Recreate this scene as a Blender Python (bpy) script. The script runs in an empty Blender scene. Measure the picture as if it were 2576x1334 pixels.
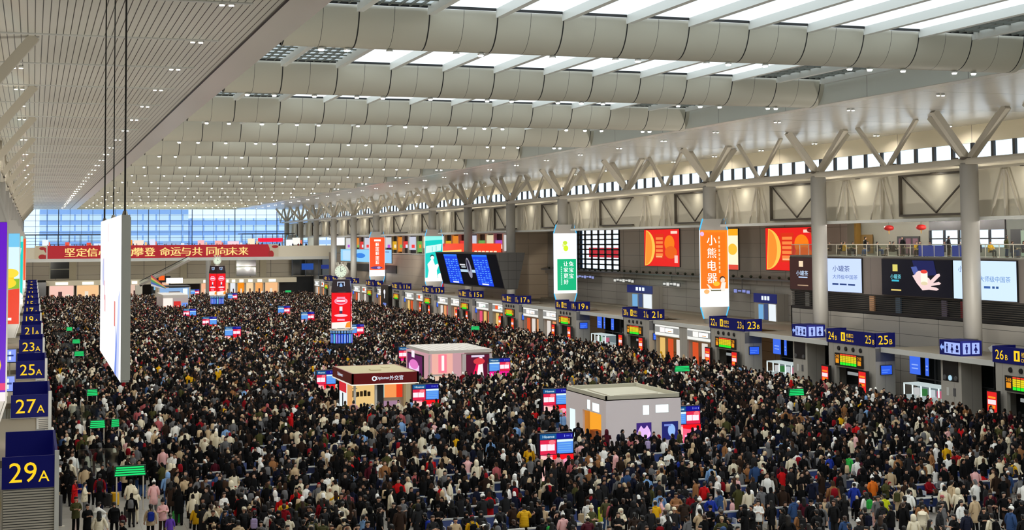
import bpy, bmesh, math, random
import numpy as np
from mathutils import Vector, Matrix

SC = bpy.context.scene
COL = SC.collection
random.seed(7)
RNG = np.random.default_rng(7)

# ------------------------------------------------------------------ camera
FPX, YAW, PITCH, ROLL, CYPX, EYE = 3534.0, .3286, .0527, -.0074, 421.2, 13.4
_f = Vector((math.sin(YAW)*math.cos(PITCH), math.cos(YAW)*math.cos(PITCH), math.sin(PITCH)))
_r0 = Vector((math.cos(YAW), -math.sin(YAW), 0.0))
_u0 = _r0.cross(_f)
_r = _r0*math.cos(ROLL) + _u0*math.sin(ROLL)
_u = -_r0*math.sin(ROLL) + _u0*math.cos(ROLL)
cam = bpy.data.cameras.new('camera')
cam_o = bpy.data.objects.new('camera', cam)
COL.objects.link(cam_o)
cam.sensor_fit = 'HORIZONTAL'
cam.sensor_width = 36.0
cam.lens = FPX/2576*36.0
cam.shift_y = (CYPX-667)/2576
cam.clip_start, cam.clip_end = .5, 2000
m = Matrix((( _r.x, _u.x, -_f.x, 0), (_r.y, _u.y, -_f.y, 0), (_r.z, _u.z, -_f.z, EYE), (0, 0, 0, 1)))
cam_o.matrix_world = m
SC.camera = cam_o

# ------------------------------------------------------------------ world, exposure
SC.view_settings.view_transform = 'Standard'
SC.view_settings.look = 'None'
SC.view_settings.exposure = 0.0
SC.view_settings.gamma = 1.0
SC.view_settings.use_curve_mapping = False
W = bpy.data.worlds.new('overcast_sky')
SC.world = W
W.use_nodes = True
bg = W.node_tree.nodes['Background']
bg.inputs[0].default_value = (.84, .93, 1.0, 1)
bg.inputs[1].default_value = 1.55
LAMP = 1300.0      # brightness of the lit lens of a ceiling downlight
WASH = 110.0       # watts of a wall washer on the chord beam
FLOOD = 1150.0     # watts of a floodlight on a gate roof, aimed at the ceiling

# ------------------------------------------------------------------ pixel of the photograph -> point on a real plane of the hall
def at(x, y, X=None, Y=None, Z=None):
    d = _f + _r*((x-1288)/FPX) + _u*((CYPX-y)/FPX)
    t = X/d.x if X is not None else (Y/d.y if Y is not None else (Z-EYE)/d.z)
    return Vector((0, 0, EYE)) + d*t

def view(P):
    q = Vector(P) - Vector((0, 0, EYE)); z = q.dot(_f)
    return 1288+FPX*q.dot(_r)/z, CYPX-FPX*q.dot(_u)/z, z

# ------------------------------------------------------------------ materials
MATS = {}
def mat(name, base=(.5, .5, .5), rough=.5, metal=0.0, emit=None, strength=1.0, spec=.5):
    if name in MATS: return MATS[name]
    m = bpy.data.materials.new(name); m.use_nodes = True
    b = m.node_tree.nodes['Principled BSDF']
    b.inputs['Base Color'].default_value = (*base, 1)
    b.inputs['Roughness'].default_value = rough
    b.inputs['Metallic'].default_value = metal
    b.inputs['Specular IOR Level'].default_value = spec
    if emit:
        b.inputs['Emission Color'].default_value = (*emit, 1)
        b.inputs['Emission Strength'].default_value = strength
    MATS[name] = m
    return m

def srgb(r, g, b):
    c = lambda v: v/12.92 if v <= .04045 else ((v+.055)/1.055)**2.4
    return (c(r/255), c(g/255), c(b/255))

def em(r, g, b, s=1.0):
    n = 'lit_%d_%d_%d_%d' % (r, g, b, int(s*100))
    return mat(n, (.01, .01, .01), .5, 0, srgb(r, g, b), s, .1)

def pt(r, g, b, rough=.6, metal=0.0):
    return mat('paint_%d_%d_%d_%d_%d' % (r, g, b, int(rough*100), int(metal*100)), srgb(r, g, b), rough, metal)

def lines_mat(name, base, line, axes, rough=.5, metal=0.0, noise=0.0):
    """axes: list of (axis, period, offset, width): joints between panels or slats, in metres of the object's own space"""
    if name in MATS: return MATS[name]
    m = mat(name, base, rough, metal)
    nt = m.node_tree; N = nt.nodes; L = nt.links
    b = N['Principled BSDF']
    tc = N.new('ShaderNodeTexCoord'); sp = N.new('ShaderNodeSeparateXYZ')
    L.new(tc.outputs['Object'], sp.inputs[0])
    acc = None
    for (ax, per, off, w) in axes:
        a = N.new('ShaderNodeMath'); a.operation = 'SUBTRACT'; L.new(sp.outputs[ax], a.inputs[0]); a.inputs[1].default_value = off - w/2
        d = N.new('ShaderNodeMath'); d.operation = 'DIVIDE'; L.new(a.outputs[0], d.inputs[0]); d.inputs[1].default_value = per
        fr = N.new('ShaderNodeMath'); fr.operation = 'FRACT'; L.new(d.outputs[0], fr.inputs[0])
        lt = N.new('ShaderNodeMath'); lt.operation = 'LESS_THAN'; L.new(fr.outputs[0], lt.inputs[0]); lt.inputs[1].default_value = w/per
        if acc is None: acc = lt.outputs[0]
        else:
            mx = N.new('ShaderNodeMath'); mx.operation = 'MAXIMUM'; L.new(acc, mx.inputs[0]); L.new(lt.outputs[0], mx.inputs[1]); acc = mx.outputs[0]
    mix = N.new('ShaderNodeMix'); mix.data_type = 'RGBA'
    mix.inputs['A'].default_value = (*base, 1); mix.inputs['B'].default_value = (*line, 1)
    L.new(acc, mix.inputs['Factor'])
    src = mix.outputs['Result']
    if noise:
        nz = N.new('ShaderNodeTexNoise'); nz.inputs['Scale'].default_value = .6; nz.inputs['Detail'].default_value = 4
        L.new(tc.outputs['Object'], nz.inputs['Vector'])
        ramp = N.new('ShaderNodeMapRange'); ramp.inputs['To Min'].default_value = 1-noise; ramp.inputs['To Max'].default_value = 1+noise
        L.new(nz.outputs['Fac'], ramp.inputs['Value'])
        mu = N.new('ShaderNodeMix'); mu.data_type = 'RGBA'; mu.blend_type = 'MULTIPLY'; mu.inputs['Factor'].default_value = 1
        L.new(src, mu.inputs['A']); L.new(ramp.outputs[0], mu.inputs['B']); src = mu.outputs['Result']
    L.new(src, b.inputs['Base Color'])
    return m

def glass_mat(name, tint, clear, white=0.0, rough=.1):
    """flat architectural glass: see-through, a little gloss, optionally a milky diffusing share"""
    if name in MATS: return MATS[name]
    m = bpy.data.materials.new(name); m.use_nodes = True
    N = m.node_tree.nodes; L = m.node_tree.links; N.clear()
    out = N.new('ShaderNodeOutputMaterial'); tr = N.new('ShaderNodeBsdfTransparent'); tr.inputs[0].default_value = (*tint, 1)
    gl = N.new('ShaderNodeBsdfGlossy'); gl.inputs['Roughness'].default_value = rough; gl.inputs[0].default_value = (.9, .9, .9, 1)
    mx = N.new('ShaderNodeMixShader'); mx.inputs[0].default_value = 1-clear
    L.new(tr.outputs[0], mx.inputs[1]); L.new(gl.outputs[0], mx.inputs[2]); res = mx.outputs[0]
    if white:
        tl = N.new('ShaderNodeBsdfTranslucent'); tl.inputs[0].default_value = (.85, .88, .87, 1)
        m2 = N.new('ShaderNodeMixShader'); m2.inputs[0].default_value = white
        L.new(res, m2.inputs[1]); L.new(tl.outputs[0], m2.inputs[2]); res = m2.outputs[0]
    L.new(res, out.inputs[0])
    MATS[name] = m
    return m

WHITE_PANEL = lines_mat('curved_white_panel', srgb(206, 202, 186), (.012, .012, .012), [(0, 3.535, 11.35, .07), (0, 3.535, 13.12, .022)], .5)
SLATS = lines_mat('slatted_aluminium', srgb(218, 216, 206), (.05, .048, .04), [(0, .31, 0, .04)], .32, .08)
SOFFIT = lines_mat('brushed_soffit_panel', srgb(212, 210, 208), (.06, .06, .06), [(1, 11.05, 57.3, .10), (0, 3.1, 54.3, .015)], .24, .3)
BAND = mat('soffit_band_metal', srgb(222, 217, 210), .28, .12)
TRIMW = mat('white_powder_coat', srgb(205, 206, 202), .4)
STEEL = mat('painted_steel', srgb(200, 193, 178), .45)
COLPAINT = mat('column_paint', srgb(150, 147, 141), .5)
BEIGE = lines_mat('beige_wall_panel', srgb(210, 202, 180), (.10, .09, .08), [(1, 11.05, 58, .05)], .55)
BEIGE2 = mat('beige_panel', srgb(222, 215, 196), .55)
GREYP = lines_mat('grey_stone_panel', srgb(156, 152, 145), (.05, .05, .05), [(1, 5.5, 60, .06), (2, 1.05, 0, .035)], .4)
DARKP = lines_mat('dark_stone_panel', srgb(142, 133, 124), (.03, .03, .03), [(1, 5.5, 63, .09), (2, 1.6, 11.4, .03)], .4)
FLOORM = lines_mat('polished_floor_tile', srgb(176, 172, 164), (.18, .17, .16), [(0, 1.0, 0, .012), (1, 1.0, 0, .012)], .22, 0, .06)
BOOTH = lines_mat('gate_cladding', srgb(172, 168, 160), (.08, .08, .08), [(1, 1.8, .9, .02), (0, 1.85, .93, .02)], .4, .1)
BOOTHD = mat('gate_dark_grey', srgb(98, 98, 100), .35, .2)
BLACK = mat('black_plastic', (.008, .008, .009), .35)
DARKIN = mat('dark_interior', (.012, .013, .014), .6)
NAVY = mat('navy_sign', srgb(12, 16, 78), .6, 0, srgb(12, 14, 86), .35, .15)
YEL = em(255, 206, 30, 1.1)
WHT = em(255, 255, 255, 1.3)
LOUV = lines_mat('grey_louvre', srgb(196, 190, 178), (.06, .06, .06), [(2, .095, 0, .035)], .4, .1)
DLOUV = lines_mat('dark_louvre', srgb(44, 40, 38), (.004, .004, .004), [(2, .18, 0, .06)], .4)
SLAB = mat('dusty_canopy_top', srgb(150, 141, 124), .8)
GLASS = glass_mat('clear_glass', (.92, .96, .96), .93)
SKYGL = glass_mat('skylight_glass', (.92, .95, .93), .97, .26)
DGLASS = mat('dark_glass', (.012, .016, .018), .08, 0, None, 1, .8)
BLUEGL = glass_mat('blue_tinted_glazing', (.70, .85, 1.0), .95)
LENS = mat('lit_lamp_lens', (.8, .8, .8), .4, 0, (1.0, .94, .86), LAMP)
LENS2 = mat('lit_soffit_lens', (.8, .8, .8), .4, 0, (1.0, .94, .86), LAMP*1.1)
RING = mat('lamp_rim_glow', (.8, .8, .8), .4, 0, (1.0, .92, .82), 1.4)
BLUELED = em(70, 190, 255, 1.2)

# ------------------------------------------------------------------ mesh builder
TEXTS = {}
def text_geo(s):
    if s in TEXTS: return TEXTS[s]
    cu = bpy.data.curves.new('t', 'FONT'); cu.body = s; cu.resolution_u = 3
    o = bpy.data.objects.new('t', cu); COL.objects.link(o)
    dg = bpy.context.evaluated_depsgraph_get(); dg.update()
    me = o.evaluated_get(dg).to_mesh()
    vs = [(v.co.x, v.co.y) for v in me.vertices]; fs = [tuple(p.vertices) for p in me.polygons]
    o.evaluated_get(dg).to_mesh_clear()
    bpy.data.objects.remove(o); bpy.data.curves.remove(cu)
    if vs:
        xs = [v[0] for v in vs]; ys = [v[1] for v in vs]
        bb = (min(xs), max(xs), min(ys), max(ys))
    else: bb = (0, 1, 0, 1)
    TEXTS[s] = (vs, fs, bb)
    return TEXTS[s]

class MB:
    def __init__(s): s.v = []; s.f = []; s.mi = []; s.mats = []
    def _m(s, m):
        if m not in s.mats: s.mats.append(m)
        return s.mats.index(m)
    def face(s, pts, m):
        n = len(s.v); s.v += [tuple(p) for p in pts]; s.f.append(tuple(range(n, n+len(pts)))); s.mi.append(s._m(m)); return s
    def box(s, a, b, m):
        x0, x1 = sorted((a[0], b[0])); y0, y1 = sorted((a[1], b[1])); z0, z1 = sorted((a[2], b[2]))
        n = len(s.v)
        s.v += [(x0,y0,z0),(x1,y0,z0),(x1,y1,z0),(x0,y1,z0),(x0,y0,z1),(x1,y0,z1),(x1,y1,z1),(x0,y1,z1)]
        for q in ((0,3,2,1),(4,5,6,7),(0,1,5,4),(1,2,6,5),(2,3,7,6),(3,0,4,7)):
            s.f.append(tuple(n+i for i in q)); s.mi.append(s._m(m))
        return s
    def bar(s, p, q, w, h, m, up=(0, 0, 1)):
        p, q = Vector(p), Vector(q); d = (q-p).normalized(); a = d.cross(Vector(up))
        if a.length < 1e-4: a = d.cross(Vector((0, 1, 0)))
        a.normalize(); b = a.cross(d); a *= w/2; b *= h/2
        n = len(s.v)
        s.v += [tuple(c) for e in (p, q) for c in (e-a-b, e+a-b, e+a+b, e-a+b)]
        for t in ((0,1,2,3),(7,6,5,4),(0,4,5,1),(1,5,6,2),(2,6,7,3),(3,7,4,0)):
            s.f.append(tuple(n+i for i in t)); s.mi.append(s._m(m))
        return s
    def tube(s, p, q, r0, r1, m, n=12, caps=True):
        p, q = Vector(p), Vector(q); d = (q-p).normalized()
        a = d.cross(Vector((0, 0, 1)))
        if a.length < 1e-4: a = Vector((1, 0, 0))
        a.normalize(); b = d.cross(a); k = len(s.v); i = s._m(m)
        for e, r in ((p, r0), (q, r1)):
            for j in range(n):
                t = 2*math.pi*j/n; s.v.append(tuple(e + a*(r*math.cos(t)) + b*(r*math.sin(t))))
        for j in range(n):
            s.f.append((k+j, k+(j+1) % n, k+n+(j+1) % n, k+n+j)); s.mi.append(i)
        if caps:
            s.f.append(tuple(k+j for j in range(n))[::-1]); s.f.append(tuple(k+n+j for j in range(n))); s.mi += [i, i]
        return s
    def lathe(s, c, prof, m, n=16, sx=1, sy=1, a0=0, caps=True):
        k = len(s.v); i = s._m(m)
        for r, z in prof:
            for j in range(n):
                t = 2*math.pi*j/n + a0; s.v.append((c[0]+r*sx*math.cos(t), c[1]+r*sy*math.sin(t), c[2]+z))
        for h in range(len(prof)-1):
            for j in range(n):
                s.f.append((k+h*n+j, k+h*n+(j+1) % n, k+(h+1)*n+(j+1) % n, k+(h+1)*n+j)); s.mi.append(i)
        if caps: s.f.append(tuple(k+j for j in range(n))[::-1]); s.f.append(tuple(k+(len(prof)-1)*n+j for j in range(n))); s.mi += [i, i]
        return s
    def text(s, t, h, o, ux, uy, m, width=None):
        """lettering centred on o, cap height about h"""
        vs, fs, bb = text_geo(t); ux, uy, o = Vector(ux), Vector(uy), Vector(o)
        sc = h/max(bb[3]-bb[2], .3); sx = sc
        if width: sx = width/max(bb[1]-bb[0], .01)
        cx, cy = (bb[0]+bb[1])/2, (bb[2]+bb[3])/2
        k = len(s.v); i = s._m(m)
        s.v += [tuple(o + ux*((x-cx)*sx) + uy*((y-cy)*sc)) for x, y in vs]
        for f in fs: s.f.append(tuple(k+j for j in f)); s.mi.append(i)
        return s
    def build(s, name, parent=None, smooth=False):
        me = bpy.data.meshes.new(name); me.from_pydata(s.v, [], s.f)
        for x in s.mats: me.materials.append(x)
        me.polygons.foreach_set('material_index', s.mi)
        if smooth: me.polygons.foreach_set('use_smooth', [True]*len(s.f))
        me.update()
        o = bpy.data.objects.new(name, me); COL.objects.link(o)
        if parent: o.parent = parent
        return o

class Face:
    """a flat picture on a real board: lower left corner o, directions ux, uy, outward normal n, size w x h; u, v run 0..1"""
    def __init__(s, mb, o, ux, uy, w, h, lift=.005):
        s.mb, s.o, s.ux, s.uy, s.w, s.h = mb, Vector(o), Vector(ux).normalized(), Vector(uy).normalized(), w, h
        s.n = s.ux.cross(s.uy).normalized(); s.k = 0; s.lift = min(lift, .006); s.fix = False
    def p(s, u, v, lift): return s.o + s.ux*(u*s.w) + s.uy*(v*s.h) + s.n*lift
    def _l(s):
        if not s.fix: s.k += 1
        return s.lift*s.k
    def flat(s): s.k += 1; s.fix = True; return s      # the shapes that follow do not overlap: keep them in one layer
    def up(s): s.fix = False; return s
    def rect(s, u0, v0, u1, v1, m):
        l = s._l(); s.mb.face([s.p(u0,v0,l), s.p(u1,v0,l), s.p(u1,v1,l), s.p(u0,v1,l)], m); return s
    def poly(s, pts, m):
        l = s._l(); s.mb.face([s.p(u,v,l) for u, v in pts], m); return s
    def ell(s, cu, cv, ru, rv, m, n=20, a0=0, a1=2*math.pi):
        return s.poly([(cu+ru*math.cos(a0+(a1-a0)*i/n), cv+rv*math.sin(a0+(a1-a0)*i/n)) for i in range(n)], m)
    def text(s, t, cu, cv, h, m, width=None):
        l = s._l(); s.mb.text(t, h*s.h, s.p(cu, cv, l), s.ux, s.uy, m, width*s.w if width else None); return s
    def column(s, t, cu, v1, h, m):
        for i, ch in enumerate(t):
            for d in (-.004, .004): s.text(ch, cu+d, v1-h*(i+.5), h*.8, m)
        return s

def tag(o, label=None, cat=None, group=None, kind=None):
    if label: o['label'] = label
    if cat: o['category'] = cat
    if group: o['group'] = group
    if kind: o['kind'] = kind
    return o
def struct(o, label=None, cat=None): return tag(o, label, cat, None, 'structure')
def empty(name, loc, rz=0.0):
    o = bpy.data.objects.new(name, None); COL.objects.link(o); o.location = loc; o.rotation_euler = (0, 0, rz); o.empty_display_size = .3
    return o
ORD = 'first second third fourth fifth sixth seventh eighth ninth tenth eleventh twelfth thirteenth fourteenth fifteenth sixteenth seventeenth eighteenth nineteenth twentieth twenty-first twenty-second twenty-third twenty-fourth twenty-fifth twenty-sixth twenty-seventh twenty-eighth twenty-ninth thirtieth'.split()
def ordn(i): return ORD[i] if i < len(ORD) else 'farther'

# ================================================================== THE HALL
S = 22.1                       # bay length along the hall
def colY(j): return 69.4 + S*j
XL, XR = -3.1, 68.6            # the two rows of columns
ZS = 23.2                      # height of the side ceilings
EL, ER = 11.3, 54.2            # edges of the central vault
YN, YE = -8.0, 408.8           # near end (behind the camera) and glazed far end
struct(MB().box((-60, YN-6, -.3), (110, 440, 0), FLOORM).build('floor'), 'polished pale grey tiled floor of the waiting hall', 'floor')

# side ceilings
mb = MB().box((-13, YN, ZS), (9.6, YE, ZS+.2), SLATS)
for k in range(-5, 32):
    y = 57.3 + 11.05*k
    if y < YE-1: mb.box((-13, y-.14, ZS-.05), (8.4, y+.14, ZS), TRIMW)
struct(mb.build('ceiling'), 'slatted metal side ceiling above the A gates', 'ceiling')
mb = MB().box((9.6, YN, ZS-.06), (EL, YE, ZS+.2), BAND).box((9.52, YN, ZS-.07), (9.64, YE, ZS-.0), BLACK)
struct(mb.build('trim_1'), 'smooth pale metal band edging the slatted ceiling', 'ceiling trim')
struct(MB().box((ER, YN, ZS), (77.0, YE, ZS+.2), SOFFIT).build('ceiling'), 'smooth reflective metal side ceiling above the B gates', 'ceiling')
struct(MB().box((ER-.03, YN, ZS-.06), (ER+1.0, YE, ZS-.004), BAND).build('trim_2'), 'smooth metal lip along the B gate side of the vault', 'ceiling trim')
# trench walls of the vault
SIDEW = lines_mat('vault_side_panel', srgb(212, 216, 210), (.15, .15, .15), [(1, 11.05, 61, .05)], .35)
struct(MB().box((EL, YN, ZS-.02), (EL+.04, YE, 26.2), SIDEW).build('wall_vault_left'), 'pale panel wall along the near edge of the vault', 'wall')
struct(MB().box((ER-.06, YN, ZS-.03), (ER-.02, YE, 26.2), SIDEW).build('wall_vault_right'), 'pale panel wall where the ceiling beams end', 'wall')

# curved beams across the vault
BY = [67.9 + S*j for j in range(-3, 16) if 67.9 + S*j < YE-3]
ZB, ZT = 23.02, 24.92
prof = []
for i in range(13):            # front face: upright at the top, sweeping under to a sharp lower edge
    t = .5*math.pi*i/12
    prof.append((.15-1.65*math.cos(t)**.9, ZT-(ZT-ZB)*math.sin(t)**1.15))
prof += [(.5, ZB+.25), (1.2, ZB+1.0), (1.5, ZT)]
bn = 0
for yb in BY:
    b = MB(); n = len(prof)
    for x in (EL, ER):
        b.v += [(x, yb+p[0], p[1]) for p in prof]
    for i in range(n-1):
        b.f.append((i, i+1, n+i+1, n+i)); b.mi.append(b._m(WHITE_PANEL))
    b.f.append((0, n, 2*n-1, n-1)); b.mi.append(b._m(WHITE_PANEL))
    for i in range(0): pass
    o = b.build('ceiling_beam', None, True)
    struct(o, 'curved white panel beam, %s across the vault from the near end' % ordn(max(0, bn-3)) if bn >= 3 else 'curved white panel beam above the viewer', 'ceiling beam')
    bn += 1
# skylights between the beams
PURL = mat('white_purlin', srgb(232, 234, 230), .4)
LOUVG = glass_mat('louvred_glass', (.30, .33, .32), .9, .25)
SLATW = mat('louvre_blade', srgb(120, 124, 118), .5)
wn = 0
for i in range(len(BY)+1):
    y0 = BY[i-1]+1.7 if i else YN
    y1 = BY[i]-1.7 if i < len(BY) else YE
    if y1-y0 < 1: continue
    wn += 1
    g = MB(); fr = MB(); lv = MB()
    xs = [EL+.05+3.535*k for k in range(13)]
    for k in range(12):
        a, b_ = xs[k], xs[k+1]
        m_ = LOUVG if k in (0, 1, 10, 11) else SKYGL
        g.face([(a, y0, ZT+.12), (b_, y0, ZT+.12), (b_, y1, ZT+.12), (a, y1, ZT+.12)], m_)
        if k in (0, 1, 10, 11):
            for q in range(6): lv.box((a+.3+q*.52, y0, ZT-.02), (a+.36+q*.52, y1, ZT+.1), SLATW)
            for q in range(14): lv.box((a, y0+(y1-y0)*(q+.5)/14, ZT), (b_, y0+(y1-y0)*(q+.5)/14+.12, ZT+.08), SLATW)
        fr.box((a+.2, y1-.16, ZT-.03), (b_-.2, y1-.02, ZT+.1), BLACK)
    o = struct(g.build('window_%d' % wn), 'milky skylight glazing, %s strip between the vault beams' % ordn(wn-1), 'skylight')
    for x in xs: fr.box((x-.17, y0, ZT-.36), (x+.17, y1, ZT+.1), PURL)
    fr.build('mullion', o); lv.build('louvre', o)

# glazed far end
GL = MB(); FRM = MB()
DMET = mat('dark_mullion', srgb(50, 62, 84), .4)
xs = [-2.4+3.02*k for k in range(27)]
for k in range(26):
    for (z0, z1) in ((10.0, 11.9), (11.9, 13.5), (13.5, 15.2), (15.2, 16.8), (16.8, 18.4), (18.4, 20.0), (20.0, 21.6), (21.6, 23.2)):
        GL.face([(xs[k], YE, z0), (xs[k+1], YE, z0), (xs[k+1], YE, z1), (xs[k], YE, z1)], BLUEGL)
for i, x in enumerate(xs):
    w = .22 if i % 4 == 3 else .09
    FRM.box((x-w/2, YE-.12, 10), (x+w/2, YE+.02, ZS), DMET)
for z in (11.9, 13.5, 15.2, 16.8, 18.4, 20.0, 21.6): FRM.box((-2.4, YE-.1, z-.05), (76.1, YE+.01, z+.05), DMET)
o = struct(GL.build('window_40'), 'tall blue tinted curtain wall closing the far end', 'window'); FRM.build('window_frame', o)
struct(MB().box((-13, YE, 0), (78, YE+.4, 10), BEIGE2).box((-13, YE, 10), (-2.4, YE+.4, ZS), BEIGE2).box((76.1, YE, 10), (78, YE+.4, ZS), BEIGE2)
       .box((-13, YE, ZS), (78, YE+.4, 26.4), BEIGE2).build('wall_far'), 'wall around the far glazing', 'wall')
struct(MB().box((-13, YN-.3, 0), (78, YN, 26.4), BEIGE2).build('wall_near'), 'wall behind the viewer', 'wall')
# outside: office block beyond the glazing
FAC = lines_mat('office_facade', srgb(226, 236, 250), srgb(150, 180, 224), [(2, 3.4, 0, 1.5), (0, 4.2, 0, .5)], .6)
o = MB().box((2, YE+60, 0), (48, YE+90, 40), FAC).box((50, YE+75, 0), (100, YE+95, 22), FAC).build('office_block')
tag(o, 'pale office block standing outside beyond the far glazing', 'building')

# side walls, clerestory
struct(MB().box((-13.3, YN, 0), (-13, YE, ZS), BEIGE).build('wall_left'), 'beige wall behind the A gates', 'wall')
XC = 77.0
struct(MB().box((XC, YN, 21.65), (XC+.3, YE, ZS+.2), BEIGE).build('wall_right_upper'), 'beige wall strip above the clerestory windows', 'wall')
wn = 0
CLG = glass_mat('clerestory_glass', (.86, .94, 1.0), .95)
for k in range(-2, 31):
    y0 = 58+11.05*k
    if y0 > YE-2: break
    wn += 1
    g = MB(); fr = MB(); n = 4
    for q in range(n):
        a, b_ = y0+11.05*q/n, y0+11.05*(q+1)/n
        g.face([(XC+.1, a, 20.1), (XC+.1, b_, 20.1), (XC+.1, b_, 21.65), (XC+.1, a, 21.65)], CLG)
        fr.box((XC-.05, a-.16, 20.1), (XC+.2, a+.16, 21.65), BLACK)
    o = struct(g.build('window_%d' % (40+wn)), 'narrow clerestory window strip, %s bay from the near end' % ordn(wn-1), 'window'); fr.build('mullion', o)
struct(MB().box((XC, YN, 15.2), (XC+.3, YE, 20.1), BEIGE2).build('wall_right_middle'), 'beige wall below the clerestory windows', 'wall')

# long chord beam carried by the columns, deck behind it
struct(MB().box((XR-.55, 40, 19.1), (XR+.55, YE-2, 19.4), STEEL).box((XR-.5, 40, 19.4), (XR-.4, YE-2, 19.55), STEEL).build('trim_3'), 'long pale steel chord beam resting on the columns', 'beam')
struct(MB().box((XL-.55, 30, 19.1), (XL+.55, YE-2, 19.4), STEEL).build('trim_4'), 'long pale steel chord beam above the A gates', 'beam')
# panel band under the chord beam
PB = MB().box((70.0, 45, 15.05), (70.2, YE-2, 18.75), BEIGE2).box((69.6, 45, 18.75), (77, YE-2, 18.95), STEEL).box((69.4, 45, 14.8), (70.3, YE-2, 15.05), TRIMW)
struct(PB.build('wall_right_band'), 'beige panel band below the chord beam', 'wall')
DKS = mat('dark_brace', srgb(84, 76, 66), .5)
for j in range(0, 15):
    y0 = colY(j)+.9
    t = MB()
    if j in (3, 0, 1, 2):   # framed V bracing, then splayed hangers
        a, b_ = (y0, y0+10)
    else: a, b_ = (y0, y0+10.5)
    for (p, q) in (((a+.3, 18.6), ((a+b_)/2, 15.5)), ((b_-.3, 18.6), ((a+b_)/2, 15.5))):
        t.bar((69.75, p[0], p[1]), (69.75, q[0], q[1]), .11, .11, DKS)
    t.box((69.6, a, 15.25), (69.9, b_, 15.42), DKS).box((69.6, b_-.14, 15.4), (69.9, b_, 18.7), DKS).box((69.6, a, 18.6), (69.9, b_, 18.75), DKS)
    tag(t.build('truss_frame'), 'framed V-braced truss beside the B gate column at bay %s from the near end' % ordn(j), 'truss', None, 'structure')
    t = MB(); c = y0+15.6
    for cc in (c-2.8, c+2.8):
        t.bar((69.75, cc, 18.6), (69.75, cc, 15.1), .2, .2, STEEL)
        t.bar((69.75, cc-.2, 18.6), (69.75, cc-1.7, 15.1), .12, .12, STEEL); t.bar((69.75, cc+.2, 18.6), (69.75, cc+1.7, 15.1), .12, .12, STEEL)
    tag(t.build('truss_hanger'), 'splayed steel hangers on the beige band at bay %s from the near end' % ordn(j), 'truss', None, 'structure')

# wall washers on the chord beam: one lights the upper wall, one the band below
def washer(y, up, label):
    f = empty('wall_washer', (69.3, y, 19.55 if up else 18.7))
    MB().box((-.14, -.2, 0), (.14, .2, .22 if up else .05), DKS).build('housing', f)
    li = bpy.data.lights.new('washer_beam', 'AREA'); li.shape = 'RECTANGLE'; li.size = .3; li.size_y = .2; li.energy = WASH if up else WASH*.22; li.color = (1.0, .95, .82)
    lo = bpy.data.objects.new('washer_beam', li); COL.objects.link(lo); lo.parent = f
    d = Vector((.75, 0, .62)) if up else Vector((.22, 0, -.97)); lo.location = (0, 0, .26) if up else (-.3, 0, -.04); lo.rotation_euler = d.to_track_quat('-Z', 'Y').to_euler()
    tag(f, label, 'lamp', 'wall washers on the chord beam')
for k in range(0, 26):
    washer(69.4+11.05*k+(2.6 if k % 2 == 0 else 0), True, 'small wall washer aimed up at the clerestory wall, %s along the chord beam' % ordn(k))
    washer(75+11.05*k, False, 'small wall washer aimed down the beige band, %s along the chord beam' % ordn(k))
# columns with their branching struts
def column(x, y, label):
    r = empty('column', (x, y, 0))
    MB().lathe((0, 0, 0), [(.7, 0), (.7, 19.0), (.62, 19.2)], COLPAINT, 24).build('shaft', r, True)
    MB().lathe((0, 0, 19.2), [(.5, 0), (.5, .25), (.66, .3), (.66, .42)], DKS, 20).build('collar', r, True)
    for dx, dy in ((-3.1, 0), (3.1, 0), (0, 4.7), (0, -4.7)):
        MB().bar((dx*.05, dy*.05, 19.55), (dx, dy, ZS), .5, .5, STEEL, (dy, dx, 0)).build('strut', r)
    tag(r, label, 'column', 'branching columns along the hall', 'structure')
    return r
def vbrace(x, y, label):
    r = empty('roof_brace', (x, y, 19.5))
    for dy in (-4.4, 4.4): MB().bar((0, dy*.03, -.1), (0, dy, ZS-19.5), .3, .3, STEEL).build('strut', r)
    tag(r, label, 'brace', 'slender V braces between the columns', 'structure')
for j in range(0, 16):
    y = colY(j)
    if y > YE-4: break
    if j not in (4, 9):
        column(XR, y, 'round pale column with four branching struts, %s in the B gate row' % ordn(j))
    else:
        r = empty('roof_brace', (XR, y, 19.5))
        for dx, dy in ((-3.1, 0), (3.1, 0), (0, 4.7), (0, -4.7)): MB().bar((0, 0, 0), (dx, dy, ZS-19.5), .5, .5, STEEL, (dy, dx, 0)).build('strut', r)
        tag(r, 'heavy branching brace standing on the chord beam without a column, bay %s' % ordn(j), 'brace', None, 'structure')
    column(XL, y, 'round pale column with four branching struts, %s in the A gate row' % ordn(j))
    vbrace(XR, y+S/2, 'slender V brace after the %s column of the B gate row' % ordn(j))
    if j < 8: vbrace(XL, y+S/2, 'slender V brace after the %s column of the A gate row' % ordn(j))

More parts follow.
